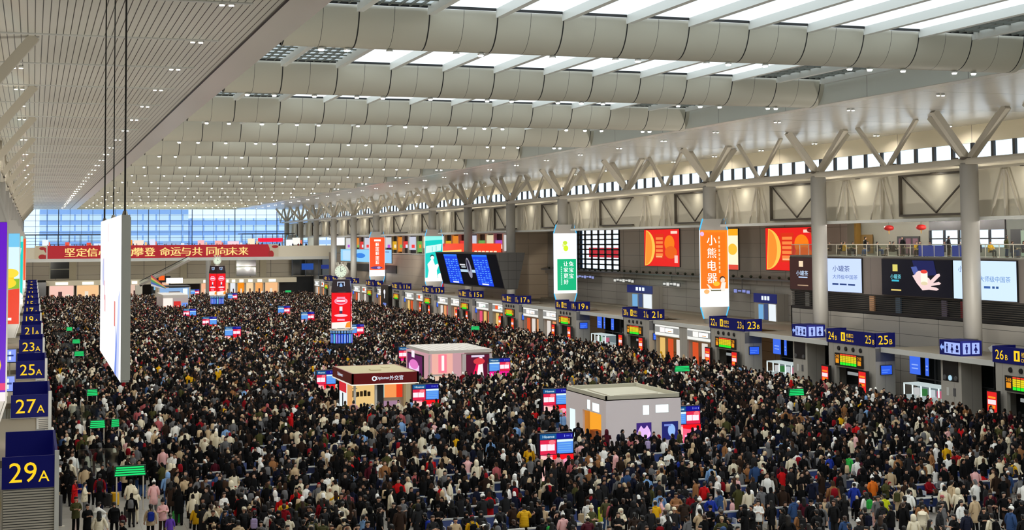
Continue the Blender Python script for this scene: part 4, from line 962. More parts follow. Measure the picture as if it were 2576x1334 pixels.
for i, (y, z) in enumerate(((107.8, 14.35), (103.0, 14.35), (88.6, 14.3), (121.0, 14.3))):
    r = empty('red_lantern', (72.2, y, z))
    MB().lathe((0, 0, 0), [(.16, -.24), (.38, -.15), (.45, 0), (.38, .15), (.16, .24)], mat('lantern_red', srgb(170, 20, 14), .5, 0, srgb(170, 20, 14), .12), 16).build('shade', r, True)
    MB().tube((0, 0, .24), (0, 0, .7), .015, .015, BLACK, 6).build('cord', r); MB().tube((0, 0, -.24), (0, 0, -.55), .05, .02, mat('tassel', srgb(220, 160, 40)), 8).build('tassel', r)
    tag(r, 'round red lantern over the balcony rail, %s from the black tea advertisement' % ordn(i), 'lantern', 'red lanterns over the balcony')
for i in range(7):
    y = 86.8+4.6*i
    r = empty('dining_table', (72.4, y, 11.86)); MB().box((-.5, -.5, .70), (.5, .5, .75), em(60, 90, 220, .5) if i in (2, 3) else pt(170, 160, 120)).build('tabletop', r); MB().tube((0, 0, 0), (0, 0, .7), .05, .05, BLACK, 8).build('leg', r)
    tag(r, 'small square dining table behind the balcony glass, %s along' % ordn(i), 'table', 'tables on the balcony')
    if i in (2, 3):
        k = MB().box((71.2, y-2.0, 11.9), (71.3, y+1.4, 12.8), em(40, 74, 200, .6)).box((71.28, y-1.6, 11.9), (71.32, y-.9, 12.6), em(120, 150, 240, .7)).build('blue_reflection'); tag(k, 'blue reflection shape behind the balcony glass, built as a glowing box, %s of two' % ordn(i-2), 'counter', 'blue reflections')  # no counter: glowing boxes added in place of blue reflections behind the rail
for i in range(14):
    for x in (72.0, 74.0):
        MBx = MB().lathe((x, 62+4.3*i, 14.95), [(.06, 0), (.08, .06)], LENS2, 10); tag(MBx.build('spot_lamp'), 'small spot lamp under the balcony ceiling, %s along the %s row' % (ordn(i), 'front' if x < 73 else 'back'), 'lamp', 'spots under the balcony ceiling')

struct(MB().box((70.2, 45, 15.02), (77.0, 122.2, 15.2), TRIMW).build('ceiling_balcony'), 'pale ceiling above the balcony diners', 'ceiling')
# recessed section: dark stone wall with red screens
XW = 77.0
b = MB().box((XW, 122.2, 9.2), (XW+.3, 180, 15.2), DARKP).box((XW, 180, 14.9), (XW+.3, 200.5, 15.2), DARKP).box((XW, 200.5, 9.2), (XW+.3, 208.5, 15.2), DARKP).box((XW, 122.2, 0), (XW+.3, 208.5, 8.4), GREYP).box((XW-.5, 122.2, 8.4), (XW+.3, 208.5, 9.2), DARKP).box((XW-1.2, 122.2, 8.9), (XW, 208.5, 9.1), BOOTHD)
for q in range(40): b.lathe((XW-.8, 124+2.1*q, 9.1), [(.1, 0), (.2, .16), (.1, .3)], mat('planter_leaf', srgb(38, 46, 30), .8), 7)
struct(b.build('wall_right_recess'), 'dark stone wall carrying the red screens, with a planted ledge', 'wall')
def ad_red(F):
    F.rect(0, 0, 1, 1, em(238, 34, 30, 1.0)); F.ell(.02, .5, .3, .49, em(255, 196, 80, 1.1), 24, -math.pi/2, math.pi/2); F.ell(.04, .5, .2, .47, em(255, 150, 50, 1.0), 24, -math.pi/2, math.pi/2); F.rect(.32, .2, .58, .88, em(226, 50, 20, 1.0))
    for v in range(5): F.rect(.35, .72-.11*v, .55, .79-.11*v, em(255, 140, 70))
    F.ell(.74, .62, .14, .22, em(255, 130, 20, 1.0)); F.ell(.78, .38, .17, .17, em(240, 100, 20, 1.0)); F.rect(.78, .88, .96, .95, em(255, 220, 200)); F.rect(.88, .1, .97, .3, em(255, 200, 190)); F.rect(.36, .24, .54, .28, em(255, 190, 130))
def ad_gold(F):
    F.rect(0, 0, 1, 1, em(255, 236, 200, 1.15)); F.rect(0, .84, 1, 1, em(255, 176, 30, 1.0)); F.rect(0, 0, 1, .12, em(232, 80, 60, 1.0)); F.ell(.86, .5, .12, .14, em(255, 200, 60)); F.rect(.2, .62, .6, .67, em(190, 150, 110)); F.rect(.1, .42, .6, .47, em(226, 190, 150)); F.poly([(0, .14), (.5, .14), (.2, .2)], em(90, 110, 110))
a_, b_ = at(1620, 578, X=XW-.14), at(1710, 675, X=XW-.14); ad(b_.y, a_.y, 10.0, 14.85, ad_red, 'square red and orange screen farther along the dark stone wall', XW)
a_, b_ = at(1822, 575, X=XW-.14), at(1858, 680, X=XW-.14); ad(b_.y, b_.y+9.5, 9.9, 14.7, ad_gold, 'white and gold screen half hidden behind the orange pylon', XW)
a_, b_ = at(1925, 575, X=XW-.14), at(2035, 685, X=XW-.14); ad(a_.y-10.6, a_.y, 10.0, 14.7, ad_red, 'square red and orange screen beside the brown tea advertisement', XW)
# gridded window of the recess
g = MB(); fr = MB(); 
for q in range(8):
    for v in range(6):
        y0 = 180+20.5*q/8; z0 = 9.2+5.7*v/6
        g.face([(XW+.2, y0, z0), (XW+.2, y0+20.5/8, z0), (XW+.2, y0+20.5/8, z0+.95), (XW+.2, y0, z0+.95)], CLG)
        fr.box((XW, y0-.3, z0), (XW+.1, y0+.3, z0+.95), BLACK)
    fr.box((XW, 180, 9.2+.95*q*.75), (XW+.1, 200.5, 9.2+.95*q*.75+.2), BLACK)
g.box((XW+.3, 181, 11.0), (XW+.35, 192, 12.4), em(240, 60, 70, .8)); fr.box((XW+.4, 195, 9.2), (XW+.5, 200, 14.9), pt(70, 90, 120))
o = struct(g.build('window_81'), 'gridded window with red glow in the dark stone wall', 'window'); fr.build('window_frame', o)
# lit shop boxes and white sign strips on the recess terrace
b = MB()
for i, (y, w, c) in enumerate(((134, 5, 0), (166, 8, 1))):
    r = empty('terrace_shop', (XW-1.4, y+w/2, 4.6))
    MB().box((0, -w/2, 0), (1.4, w/2, 2.9), BOOTH).build('housing', r)
    k = MB().box((-.1, -w/2, 1.9), (0, w/2, 2.9), mat('deep_blue_sign', srgb(14, 28, 90), .3, 0, srgb(12, 30, 110), .5)); F = Face(k, (-.1, w/2, 1.9), (0, -1, 0), (0, 0, 1), w, 1.0)
    for q in range(3): F.rect(.36+.13*q, .3, .45+.13*q, .75, em(225, 235, 255, 1.2))
    k.build('sign_board', r)
    k = MB().box((-.05, -w/2+.3, 0), (0, -w/2+.35*w, 1.8), em(236, 244, 250, 1.0)).box((-.05, .1*w, .1), (0, .3*w, 1.7), em(120, 180, 230, .9)).box((-.05, -.1*w, .1), (0, .05*w, 1.8), em(70, 90, 140, .7)); k.build('lit_window', r)
    tag(r, 'small blue signed shop on the terrace, %s from the brown tea advertisement' % ordn(i), 'shop', 'blue signed terrace shops')
for i, (y, w, z, c) in enumerate(((172, 7, 8.0, (225, 225, 216)), (158, 5, 7.9, (236, 236, 230)), (146, 6, 7.4, (226, 206, 170)), (140, 4, 7.6, (140, 150, 220)), (186, 16, 8.2, (150, 160, 220)))):
    b = MB().box((XW-1.35, y, z-.25), (XW-1.25, y+w, z+.25), BOOTHD)
    for q in range(int(w)): b.box((XW-1.42, y+q+.1, z-.2+.08*(q % 3)), (XW-1.36, y+q+.75, z+.12+.06*(q % 2)), em(*c, .9))
    b.bar((XW-1.3, y+w/2, z+.2), (XW-1.3, y+w/2, 8.9), .06, .06, BOOTHD); b.bar((XW-1.3, y+w/2, 8.9), (XW-.4, y+w/2, 8.9), .06, .06, BOOTHD)
    tag(b.build('shop_sign'), 'pale illuminated sign strip hanging below the planted ledge, %s of five' % ordn(i), 'sign', 'sign strips below the ledge')
b = MB().box((XW-1.5, 122.2, 4.4), (XW, 208, 4.6), SLAB); struct(b.build('floor_terrace'), 'narrow terrace slab below the dark stone wall', 'floor')
struct(MB().box((70.4, 122.2, 4.3), (XW-1.4, 208, 4.42), SLAB).build('ceiling_terrace'), 'dusty flat canopy before the terrace', 'canopy')

# far section: end wall, shops on the upper floor, red fascia
struct(MB().box((XF, 208.5, 0), (77.2, 208.9, 15.2), lines_mat('warm_end_wall', srgb(176, 158, 136), (.10, .09, .08), [(2, 1.6, 11.4, .04), (0, 3.2, XF, .04)], .5)).build('wall_end_section'), 'warm beige wall facing the viewer where the shop floor begins', 'wall')
struct(MB().box((XF, 208.9, 0), (XF+.3, 350, 11.0), lines_mat('beige_stone', srgb(150, 138, 124), (.06, .06, .05), [(1, 8.0, 212, .05), (2, 1.6, .4, .03)], .45)).box((74.5, 208.9, 11), (74.8, 350, 15.2), DARKIN).box((XF, 208.9, 10.9), (77, 350, 11.1), TRIMW).box((XF, 208.9, 14.7), (74.8, 350, 15.1), TRIMW).build('wall_right_far'), 'beige stone wall below the upper floor shops', 'wall')
b = MB()
pal = [(255, 60, 60), (255, 240, 200), (250, 190, 30), (230, 235, 255), (190, 90, 220), (255, 150, 40), (120, 190, 90), (240, 240, 240)]
for i in range(26):
    y = 212+5.2*i; w = 3.2+(i*7 % 4)*.5; c = pal[(i*5+2) % 8]
    o = MB().box((74.2, y, 11.4+(i % 3)*.4), (74.4, y+w, 13.6+(i % 2)*.9), em(*c, .75)).box((74.1, y+.3, 12.2), (74.2, y+w*.5, 12.9), em(*pal[(i*3+1) % 8], .95)).box((74.0, y+w+.1, 11.1), (74.5, y+w+.5, 14.9), BEIGE2).build('upper_shop')
    tag(o, 'glowing upper floor shop front, %s from the warm beige end wall' % ordn(i), 'shop front', 'upper floor shop fronts')
r = empty('red_fascia', (XF-.1, 212, 11.0))
for q, (y0, y1) in enumerate(((0, 17.5), (19.5, 40))):
    k = MB().box((-.12, y0, 0), (0, y1, 2.1), em(250, 66, 30, 1.0)); F = Face(k, (-.12, y1, 0), (0, -1, 0), (0, 0, 1), y1-y0, 2.1)
    if q == 0:
        for i in range(6): F.rect(.2+.12*i, .12, .29+.12*i, .42, em(255, 226, 190, 1.1))
    else: F.poly([(0, 0), (.9, .3), (.9, .5), (0, .3)], em(255, 216, 120, 1.1)); F.rect(.0, .75, .4, 1, em(220, 40, 40))
    k.build('lit_panel', r)
tag(r, 'orange red lit fascia above the big departure board', 'fascia')
b = MB().box((XF-.3, 246, 5.0), (XF, 252, 10.9), em(232, 40, 60, .8)); tag(b.build('red_hanging_panel'), 'vertical red lit panel beside the turquoise pylon', 'panel')
def ad_blue(F):
    F.rect(0, 0, 1, 1, em(140, 206, 246, 1.05)); F.ell(.42, .5, .1, .2, em(40, 130, 230)); F.rect(.05, .1, .3, .9, em(186, 226, 255)); F.rect(.88, .8, .96, .86, em(60, 110, 170))
    for q in range(4): F.rect(.62+.05*q, .25, .63+.05*q, .75, em(110, 180, 226))
ad(284, 335, 9.0, 11.9, ad_blue, 'very wide pale blue screen behind the orange red pylon', XF)
tag(MB().box((XF-.25, 280, 7.0), (XF, 330, 8.6), DARKIN).build('dark_panel_strip'), 'dark panel strip under the wide pale blue screen', 'panel')
r = empty('black_shop', (64.3, 265.4, 0)); MB().box((0, -3.0, 0), (.9, 3.0, 5.2), BLACK).build('housing', r); b = MB(); F = Face(b, (0, 3, 0), (0, -1, 0), (0, 0, 1), 6, 5.2, .02); F.ell(.5, .74, .12, .09, em(240, 240, 250, 1.1)); F.rect(.46, .5, .54, .66, em(240, 240, 250)); F.rect(.3, .05, .75, .34, em(110, 130, 210, .9)); b.build('emblem', r)
tag(r, 'black shop front with a white round emblem among the far B gates', 'shop')

# ================================================================== FAR END OF THE HALL
YBAL = 350.0
struct(MB().box((-13, YBAL, 9.3), (77, YE, 9.75), TRIMW).box((-13, YBAL-.2, 9.3), (77, YBAL, 10.05), TRIMW).build('floor_gallery'), 'far gallery floor with a pale edge', 'floor')
struct(MB().box((-13, YBAL+.2, 11.6), (77, YE, 11.75), BEIGE2).build('floor_gallery_deck'), 'deck of the far gallery', 'floor')
struct(MB().box((-13, YBAL, 10.05), (77, YBAL+.2, 12.75), BEIGE2).build('wall_gallery'), 'beige parapet of the far gallery', 'wall')
r = empty('red_banner', (30, YBAL-.07, 10.06))
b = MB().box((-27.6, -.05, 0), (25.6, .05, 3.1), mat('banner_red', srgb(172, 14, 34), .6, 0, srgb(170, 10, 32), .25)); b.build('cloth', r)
b = MB(); F = Face(b, (-29.6, -.06, 0), (1, 0, 0), (0, 0, 1), 57.4, 3.1, .01); bg_ = pt(206, 196, 172); rd = pt(176, 30, 34)
F.poly([(0, 0), (.035, 0), (.045, .4), (.035, .7), (.05, 1), (0, 1)], bg_); F.ell(.03, .15, .015, .2, rd); F.ell(.03, .8, .012, .12, rd); F.rect(.045, 0, .05, 1, TRIMW); b.build('end_ornament', r)
b = MB(); F = Face(b, (-29.6, -.06, 0), (1, 0, 0), (0, 0, 1), 57.4, 3.1, .01); F.poly([(.955, 1), (1, 1), (1, 0), (.975, 0), (.965, .5)], bg_); F.ell(.985, .8, .014, .12, rd); F.ell(.968, .2, .012, .3, rd)
b.build('end_ornament', r)
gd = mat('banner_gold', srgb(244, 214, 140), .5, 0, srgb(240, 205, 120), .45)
CH = ((176, '坚'), (205, '定'), (232, '信'), (261, '心'), (293, '勠'), (322, '力'), (348, '攀'), (377, '登'), (415, '命'), (442, '运'), (467, '与'), (496, '共'), (532, '同'), (560, '向'), (585, '未'), (612, '来'))
for q in range(4):
    b = MB(); F = Face(b, (-29.6, -.06, 0), (1, 0, 0), (0, 0, 1), 57.4, 3.1)
    for x, ch in CH[4*q:4*q+4]:
        X = at(x, 634, Y=YBAL).x
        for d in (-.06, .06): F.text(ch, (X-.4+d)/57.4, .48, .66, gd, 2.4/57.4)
    b.build('lettering', r)
tag(r, 'long red banner with gold Chinese characters across the far gallery', 'banner')
# gallery cafe: people silhouettes are built with the crowd; counters and lit signs here
for i, (x, w, h, z, c) in enumerate(((3, 1.8, 2.6, 13.0, (240, 250, 255)), (8, 1.2, 1.6, 13.0, (240, 90, 70)), (13, 1.2, 1.4, 13.0, (240, 80, 60)), (17, 6, 1.2, 12.9, (230, 240, 255)), (22.5, 2.0, 2.0, 13.2, (255, 150, 40)), (25, 3, 2.2, 13.0, (250, 230, 210)), (28.0, 1.7, 2.6, 13.0, (226, 232, 255)), (33, 5, 1.8, 12.9, (150, 180, 220)), (40, 2, 2.2, 12.9, (255, 190, 190)), (44, 2, 2.0, 12.9, (255, 180, 170)), (48, 3.5, 1.8, 12.9, (255, 214, 226)), (52.5, 2.2, 2.6, 13.0, (255, 240, 205)), (63.6, 2.4, 2.8, 13.0, (255, 255, 245)))):
    o = MB().box((x-w/2, YBAL+6+(i % 3), z), (x+w*.3, YBAL+6.3+(i % 3), z+h*.62), em(*c, 1.0)).box((x+w*.34, YBAL+6.1, z), (x+w*.5, YBAL+6.2, z+h*.4), em(*[(250, 120, 90), (240, 246, 255), (255, 210, 140)][i % 3], .9)).box((x-w/2, YBAL+6+(i % 3), 11.75), (x+w/2, YBAL+6.3+(i % 3), z), STEEL).build('cafe_sign')
    tag(o, 'lit cafe sign on the far gallery above the banner, %s from the A gate side' % ordn(i), 'sign', 'cafe signs on the far gallery')
o = MB().box((53.6, YBAL+5.6, 13.7), (59.8, YBAL+5.8, 14.7), em(255, 20, 60, 1.1)).box((53.7, YBAL+5.5, 9.75), (53.9, YBAL+5.7, 14), STEEL).box((59.5, YBAL+5.5, 9.75), (59.7, YBAL+5.7, 14), STEEL).build('red_neon_sign'); tag(o, 'long red neon sign above the red banner', 'sign')
for (x0, x1, l) in ((-2, 19, 'glass walled room on the gallery near the A side'), (50.5, 64, 'glass walled room on the gallery beside the red neon sign')):
    r = empty('glass_room', (x0, YBAL+12, 11.75))
    b = MB().box((0, 0, 4.0), (x1-x0, 8, 4.2), DARKIN)
    for q in range(int((x1-x0)/2.6)+1): b.box((2.6*q-.08, -.05, 0), (2.6*q+.08, .05, 4.0), DMET)
    b.box((0, -.05, 2.5), (x1-x0, .05, 2.6), DMET); b.build('frame', r)
    g = MB()
    for q in range(int((x1-x0)/2.6)): g.face([(2.6*q+.1, 0, 0), (2.6*q+2.5, 0, 0), (2.6*q+2.5, 0, 4.0), (2.6*q+.1, 0, 4.0)], CLG)
    g.build('glass_panel', r); tag(r, l, 'glass room')
# lower wall under the gallery, shops, escalator
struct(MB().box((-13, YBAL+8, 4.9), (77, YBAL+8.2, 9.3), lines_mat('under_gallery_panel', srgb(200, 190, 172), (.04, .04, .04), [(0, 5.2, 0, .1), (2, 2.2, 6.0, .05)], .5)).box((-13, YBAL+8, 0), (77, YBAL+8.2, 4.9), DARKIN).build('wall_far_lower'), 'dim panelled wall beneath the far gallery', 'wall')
struct(MB().box((3.0, YBAL-2, 3.75), (62, YBAL+8, 4.9), pt(206, 196, 172)).build('ceiling_shops'), 'cream fascia roof above the far shops', 'canopy')
for i, (p0, p1, c) in enumerate(((123, 187, (255, 205, 190)), (192, 250, (255, 205, 150)), (253, 300, (250, 190, 130)), (324, 352, (235, 200, 180)), (505, 528, (255, 190, 150)), (566, 577, (255, 200, 150)), (578, 595, (240, 244, 250)), (596, 617, (255, 150, 30)), (618, 640, (255, 220, 170)), (641, 664, (255, 176, 100)), (666, 702, (255, 196, 140)))):
    x0, x1 = at(p0, 725, Y=YBAL-1.5).x, at(p1, 725, Y=YBAL-1.5).x
    r = empty('far_shop', ((x0+x1)/2, YBAL-1.5, 0)); h = (x1-x0)/2
    b = MB().box((-h, 1.5, 0), (h, 1.7, 3.7), em(*c, .95)).box((-h, 0, 0), (-h+.15, 1.6, 3.7), STEEL).box((h-.15, 0, 0), (h, 1.6, 3.7), STEEL); b.build('lit_interior', r)
    b = MB().box((-h*.5, -.6, 3.9), (h*.5, -.5, 4.6), em(255, 250, 235, 1.2)); b.build('sign_board', r)
    b = MB()
    for q in range(3): b.box((-h+.4+q*h*.6, .8, 0), (-h+.4+q*h*.6+h*.3, 1.2, 1.6+.7*(q % 2)), [pt(140, 70, 30), pt(90, 50, 60), em(250, 235, 215, .9)][(q+i) % 3])
    b.build('shelf', r)
    tag(r, 'warm lit shop under the far gallery, %s from the A gate side' % ordn(i), 'shop', 'shops under the far gallery')
tag(MB().lathe((40.2, YBAL-4, 0), [(.62, 0), (.62, 9.3)], COLPAINT, 20).build('round_pillar'), 'round pale pillar standing before the far gallery, behind the crowd', 'pillar', None, 'structure')
for i, x in enumerate((35.5, 55.2, 9.2)): tag(MB().box((x-.8, YBAL+7.5, 4.9), (x+.8, YBAL+8, 9.3), pt(196, 186, 160)).build('flat_pillar'), 'flat cream pillar under the far gallery, %s of three' % ordn(i), 'pillar', None, 'structure')
for i, (x0, x1) in enumerate(((at(124, 690, Y=YBAL+8).x, at(183, 690, Y=YBAL+8).x), (at(592, 690, Y=YBAL+8).x, at(646, 690, Y=YBAL+8).x))):
    r = empty('gallery_window', (x0, YBAL+7.9, 5.2)); MB().box((.1, 0, 0), (x1-x0-.1, .05, 4.1), DGLASS).build('pane', r)
    MB().box((0, -.1, 0), (.25, .05, 4.1), pt(206, 204, 186)).box((x1-x0-.25, -.1, 0), (x1-x0, .05, 4.1), pt(206, 204, 186)).box((0, -.1, 2.2), (x1-x0, .05, 2.36), pt(206, 204, 186)).build('window_frame', r)
    tag(r, 'dark cream framed window under the far gallery, %s' % ('by the A side' if i == 0 else 'by the B side'), 'window', None, 'structure')
r = empty('escalator', (24, YBAL-6, 3.6))
b = MB().bar((0, 0, 0), (11.5, 0, 5.9), 1.2, .55, pt(150, 140, 130)); b.build('truss_casing', r)
MB().bar((0, -.62, 1.0), (11.5, -.62, 6.9), .08, .1, BLACK).bar((0, .62, 1.0), (11.5, .62, 6.9), .08, .1, BLACK).build('handrail', r)
MB().bar((0, -.6, .6), (11.5, -.6, 6.5), .03, .8, GLASS).build('glass_panel', r)
MB().box((-1, -.6, -3.6), (.6, .6, .1), STEEL).build('support', r)
tag(r, 'escalator rising to the far gallery below the red banner', 'escalator')
tag(MB().box((27, YBAL-3, 5.0), (31.4, YBAL-2.9, 5.7), DARKIN).box((28.6, YBAL-3.1, 4.7), (30.0, YBAL-3, 5.8), em(255, 100, 30, 1.0)).box((27.5, YBAL-3.1, 2.4), (29, YBAL-3, 4.0), em(140, 200, 235, .9)).box((29.4, YBAL-3.1, 2.2), (31, YBAL-3, 4.2), em(240, 190, 160, .9)).box((27.0, YBAL-2.95, 0), (27.2, YBAL-2.8, 5.0), DARKIN).box((31.2, YBAL-2.95, 0), (31.4, YBAL-2.8, 5.0), DARKIN).box((27.2, YBAL-3.05, 0), (31.2, YBAL-2.7, 1.6), BOOTH).box((27.2, YBAL-2.99, 1.6), (31.2, YBAL-2.8, 5.0), DARKIN).build('food_stall'), 'orange signed food stall at the foot of the escalator', 'stall')
tag(MB().box((-2.4, 344, 0), (3.0, 346, 4.7), BOOTHD).box((-2, 343.9, 1.5), (1, 344, 3.2), em(40, 80, 220, .6)).build('dark_booth'), 'dark booth with a blue screen at the end of the A gates', 'booth')
b = MB()
b.box((62, YBAL+5, 5.2), (76, YBAL+5.2, 9.2), DGLASS)
for q in range(5): b.box((62+3.4*q, YBAL+4.9, 5), (62.15+3.4*q, YBAL+5, 9.3), DMET)
b.box((64.5, YBAL+4.8, 6.6), (67.5, YBAL+4.95, 8.2), em(40, 90, 190, .7)).box((69.5, YBAL+4.8, 6.8), (73, YBAL+4.95, 7.8), em(40, 60, 150, .7))  # blue reflections put in as two glowing boxes
struct(b.build('window_82'), 'dark window band with blue reflections beyond the last B gates', 'window')
# blue hanging signs and notice boards beside the A gates
for i, (x, y, z) in enumerate(((-1.4, 104, 5.3), (-1.3, 88, 4.85))):
    r = empty('blue_hanging_sign', (x, y, z)); MB().box((-.5, 0, -.06), (.42, .12, .92), BLACK).build('case', r); b = MB(); F = Face(b, (-.42, -.01, 0), (1, 0, 0), (0, 0, 1), .78, .86); F.rect(0, 0, 1, 1, em(136, 160, 255, 1.0)); F.rect(.4, .15, .6, .85, em(220, 232, 255, 1.1)); F.rect(.25, .45, .8, .58, em(40, 60, 130)); b.build('screen', r)
    MB().box((-.1, .02, -z), (0, .1, -.06), STEEL).build('post', r)
    tag(r, 'pale blue lit pictogram sign by the A gates, %s from gate 27A' % ('second' if i == 0 else 'first'), 'sign', 'blue signs at the A gates')

# ================================================================== BENCHES
SEATB = mat('seat_blue', srgb(30, 52, 110), .4); SEATW = mat('seat_steel', srgb(226, 228, 226), .25, .3)
def bench_proto():
    r = empty('waiting_bench', (0, 0, 0))
    MB().box((-1.75, -.48, .40), (1.75, 0, .45), SEATB).box((-1.75, -.5, .36), (1.75, -.46, .46), SEATW).build('seat', r)
    b = MB().bar((0, .02, .46), (0, .14, .88), 3.5, .03, SEATB, (0, 1, 0)); b.build('backrest', r)
    MB().box((-1.78, .10, .86), (1.78, .22, .93), SEATW).build('top_rail', r)
    for x in (-1.4, 1.4): MB().bar((x, -.2, 0), (x, -.2, .4), .07, .07, STEEL).box((x-.04, -.45, 0), (x+.04, .1, .04), STEEL).build('leg', r)
    for q in range(4):
        x = -1.05+.7*q; MB().box((x-.02, -.42, .45), (x+.02, -.02, .66), SEATW).build('armrest', r)
    return r
KZ = [(22.0, 28.4, 102.6, 111.4), (33.8, 40.6, 123.0, 132.8), (33.8, 40.0, 81.6, 90.2), (23.3, 28.8, 276, 293), (26, 34, 320, 331)]
TOT = [(27.73, 74.05), (39.98, 82.9), (36, 96.2), (28.07, 102.9), (40.58, 123), (36.4, 140.2), (23.4, 117.4), (24.5, 183.8), (24.6, 210), (24.6, 237.5), (40.5, 217.6), (40.6, 240), (40.3, 181.8), (40.8, 306.7), (36.2, 338)]
TOW = [(33.6, 159.5), (33.3, 272)]
def blocked(x, y, pad=.35):
    for a, b, c, d in KZ:
        if a-pad < x < b+pad and c-pad < y < d+pad: return True
    for tx, ty in TOT:
        if abs(x-tx) < 1.2+pad and -.35 < y-ty < .6+pad: return True
        if abs(x-tx) < .8 and -.9 < y-ty <= -.35 and ty < 190: return True
    for tx, ty in TOW:
        if abs(x-tx) < 1.45+pad and abs(y-ty) < 1.45+pad: return True
    return False
benches = []
proto = None
BXS = (10.2, 13.9, 18.6, 22.3, 28.0+2.9, 34.6, 39.4, 43.1, 48.0, 51.7)
for row in range(13):
    y = 58.6+2.9*row
    for bi, x in enumerate(BXS):
        if y < 60 and (bi < 2 or bi > 7): continue
        if x < 14 and y < 73: continue
        if any(blocked(x+d, y, .5) or blocked(x+d, y-.8, .3) for d in (-1.7, -.8, 0, .8, 1.7)): continue
        px_, py_, _z = view((x, y, .9))
        if py_ > 1345 or px_ > 2700: continue
        face = 1 if (row+bi//2) % 2 else -1
        if proto is None: proto = bench_proto(); o = proto
        else:
            o = proto.copy(); COL.objects.link(o)
            for c in proto.children:
                d = c.copy(); COL.objects.link(d); d.parent = o
        o.location = (x, y, 0); o.rotation_euler = (0, 0, 0 if face < 0 else math.pi)
        tag(o, 'blue steel rimmed waiting bench, %s row from the viewer, %s along from the A gates' % (ordn(row), ordn(bi)), 'bench', 'rows of waiting benches')
        benches.append((x, y, face))

# ================================================================== PEOPLE
SKIN = [mat('skin_%d' % i, srgb(*c), .6) for i, c in enumerate(((204, 156, 128), (190, 140, 112), (212, 170, 144)))]
EYE_D = mat('eye_dark', (.01, .008, .006), .4); LIP = mat('lip', srgb(160, 86, 78), .6)
HAIRM = [mat('hair_%d' % i, srgb(*c), .55) for i, c in enumerate(((14, 12, 12), (26, 20, 17), (60, 40, 28)))]
def skin_mesh(name, nodes, edges, sub=1, root=0):
    bm = bmesh.new(); lay = bm.verts.layers.skin.verify()
    vs = []
    for co, rad in nodes:
        v = bm.verts.new(co); v[lay].radius = rad if isinstance(rad, tuple) else (rad, rad); vs.append(v)
    vs[root][lay].use_root = True
    for a, b in edges: bm.edges.new((vs[a], vs[b]))
    me = bpy.data.meshes.new('t'); bm.to_mesh(me); bm.free()
    o = bpy.data.objects.new('t', me); COL.objects.link(o)
    sk = o.modifiers.new('s', 'SKIN'); sk.use_smooth_shade = True; sk.branch_smoothing = .6
    ss = o.modifiers.new('u', 'SUBSURF'); ss.levels = sub; ss.render_levels = sub
    dg = bpy.context.evaluated_depsgraph_get(); dg.update()
    out = bpy.data.meshes.new_from_object(o.evaluated_get(dg)); out.name = name
    bpy.data.objects.remove(o); bpy.data.meshes.remove(me)
    out.polygons.foreach_set('use_smooth', [True]*len(out.polygons))
    return out
# joints per pose; the figure faces -y, its left is +x
POSES = {}
def pose(n, elb, wri, knee, ank, drop=0.0, lean=0.0, tors=None):
    POSES[n] = dict(elb=elb, wri=wri, knee=knee, ank=ank, drop=drop, lean=lean)
e0 = [(-.25, .03, 1.14), (.25, .03, 1.14)]; w0 = [(-.27, -.05, .90), (.27, -.05, .90)]
k0 = [(-.1, -.02, .50), (.1, -.02, .50)]; a0 = [(-.11, .03, .09), (.11, .03, .09)]
pose('stand', e0, w0, k0, a0)
pose('phone', [(-.24, .0, 1.15), (.24, .0, 1.15)], [(-.07, -.27, 1.20), (.08, -.26, 1.16)], k0, a0)
pose('walk', [(-.25, .12, 1.16), (.25, -.06, 1.15)], [(-.26, .12, .93), (.25, -.24, .99)], [(-.1, -.2, .52), (.1, .02, .50)], [(-.1, -.25, .10), (.1, .30, .14)])
pose('pull', [(-.27, .08, 1.15), (.25, .02, 1.14)], [(-.33, .22, .95), (.26, -.08, .91)], [(-.1, -.1, .50), (.1, .02, .5)], [(-.1, -.12, .09), (.11, .16, .10)])
pose('folded', [(-.27, -.02, 1.17), (.27, -.02, 1.17)], [(.06, -.2, 1.15), (-.06, -.22, 1.19)], k0, a0)
pose('call', [(-.28, -.08, 1.2), (.25, .03, 1.14)], [(-.14, -.08, 1.52), (.27, -.05, .9)], k0, a0)
pose('bend', [(-.23, -.42, 1.0), (.23, -.42, 1.0)], [(-.18, -.55, .78), (.18, -.52, .78)], [(-.12, -.08, .5), (.12, -.08, .5)], [(-.12, .06, .09), (.12, .06, .09)], 0, .38)
pose('sit', [(-.25, -.08, .72), (.25, -.08, .72)], [(-.12, -.32, .68), (.12, -.32, .66)], [(-.12, -.46, .52), (.12, -.46, .52)], [(-.12, -.46, .09), (.12, -.44, .09)], .43)
pose('crouch', [(-.24, -.2, .62), (.24, -.2, .62)], [(-.14, -.42, .52), (.14, -.42, .5)], [(-.18, -.36, .48), (.18, -.36, .48)], [(-.15, -.02, .09), (.15, -.02, .09)], .62, .15)
TPL = {}
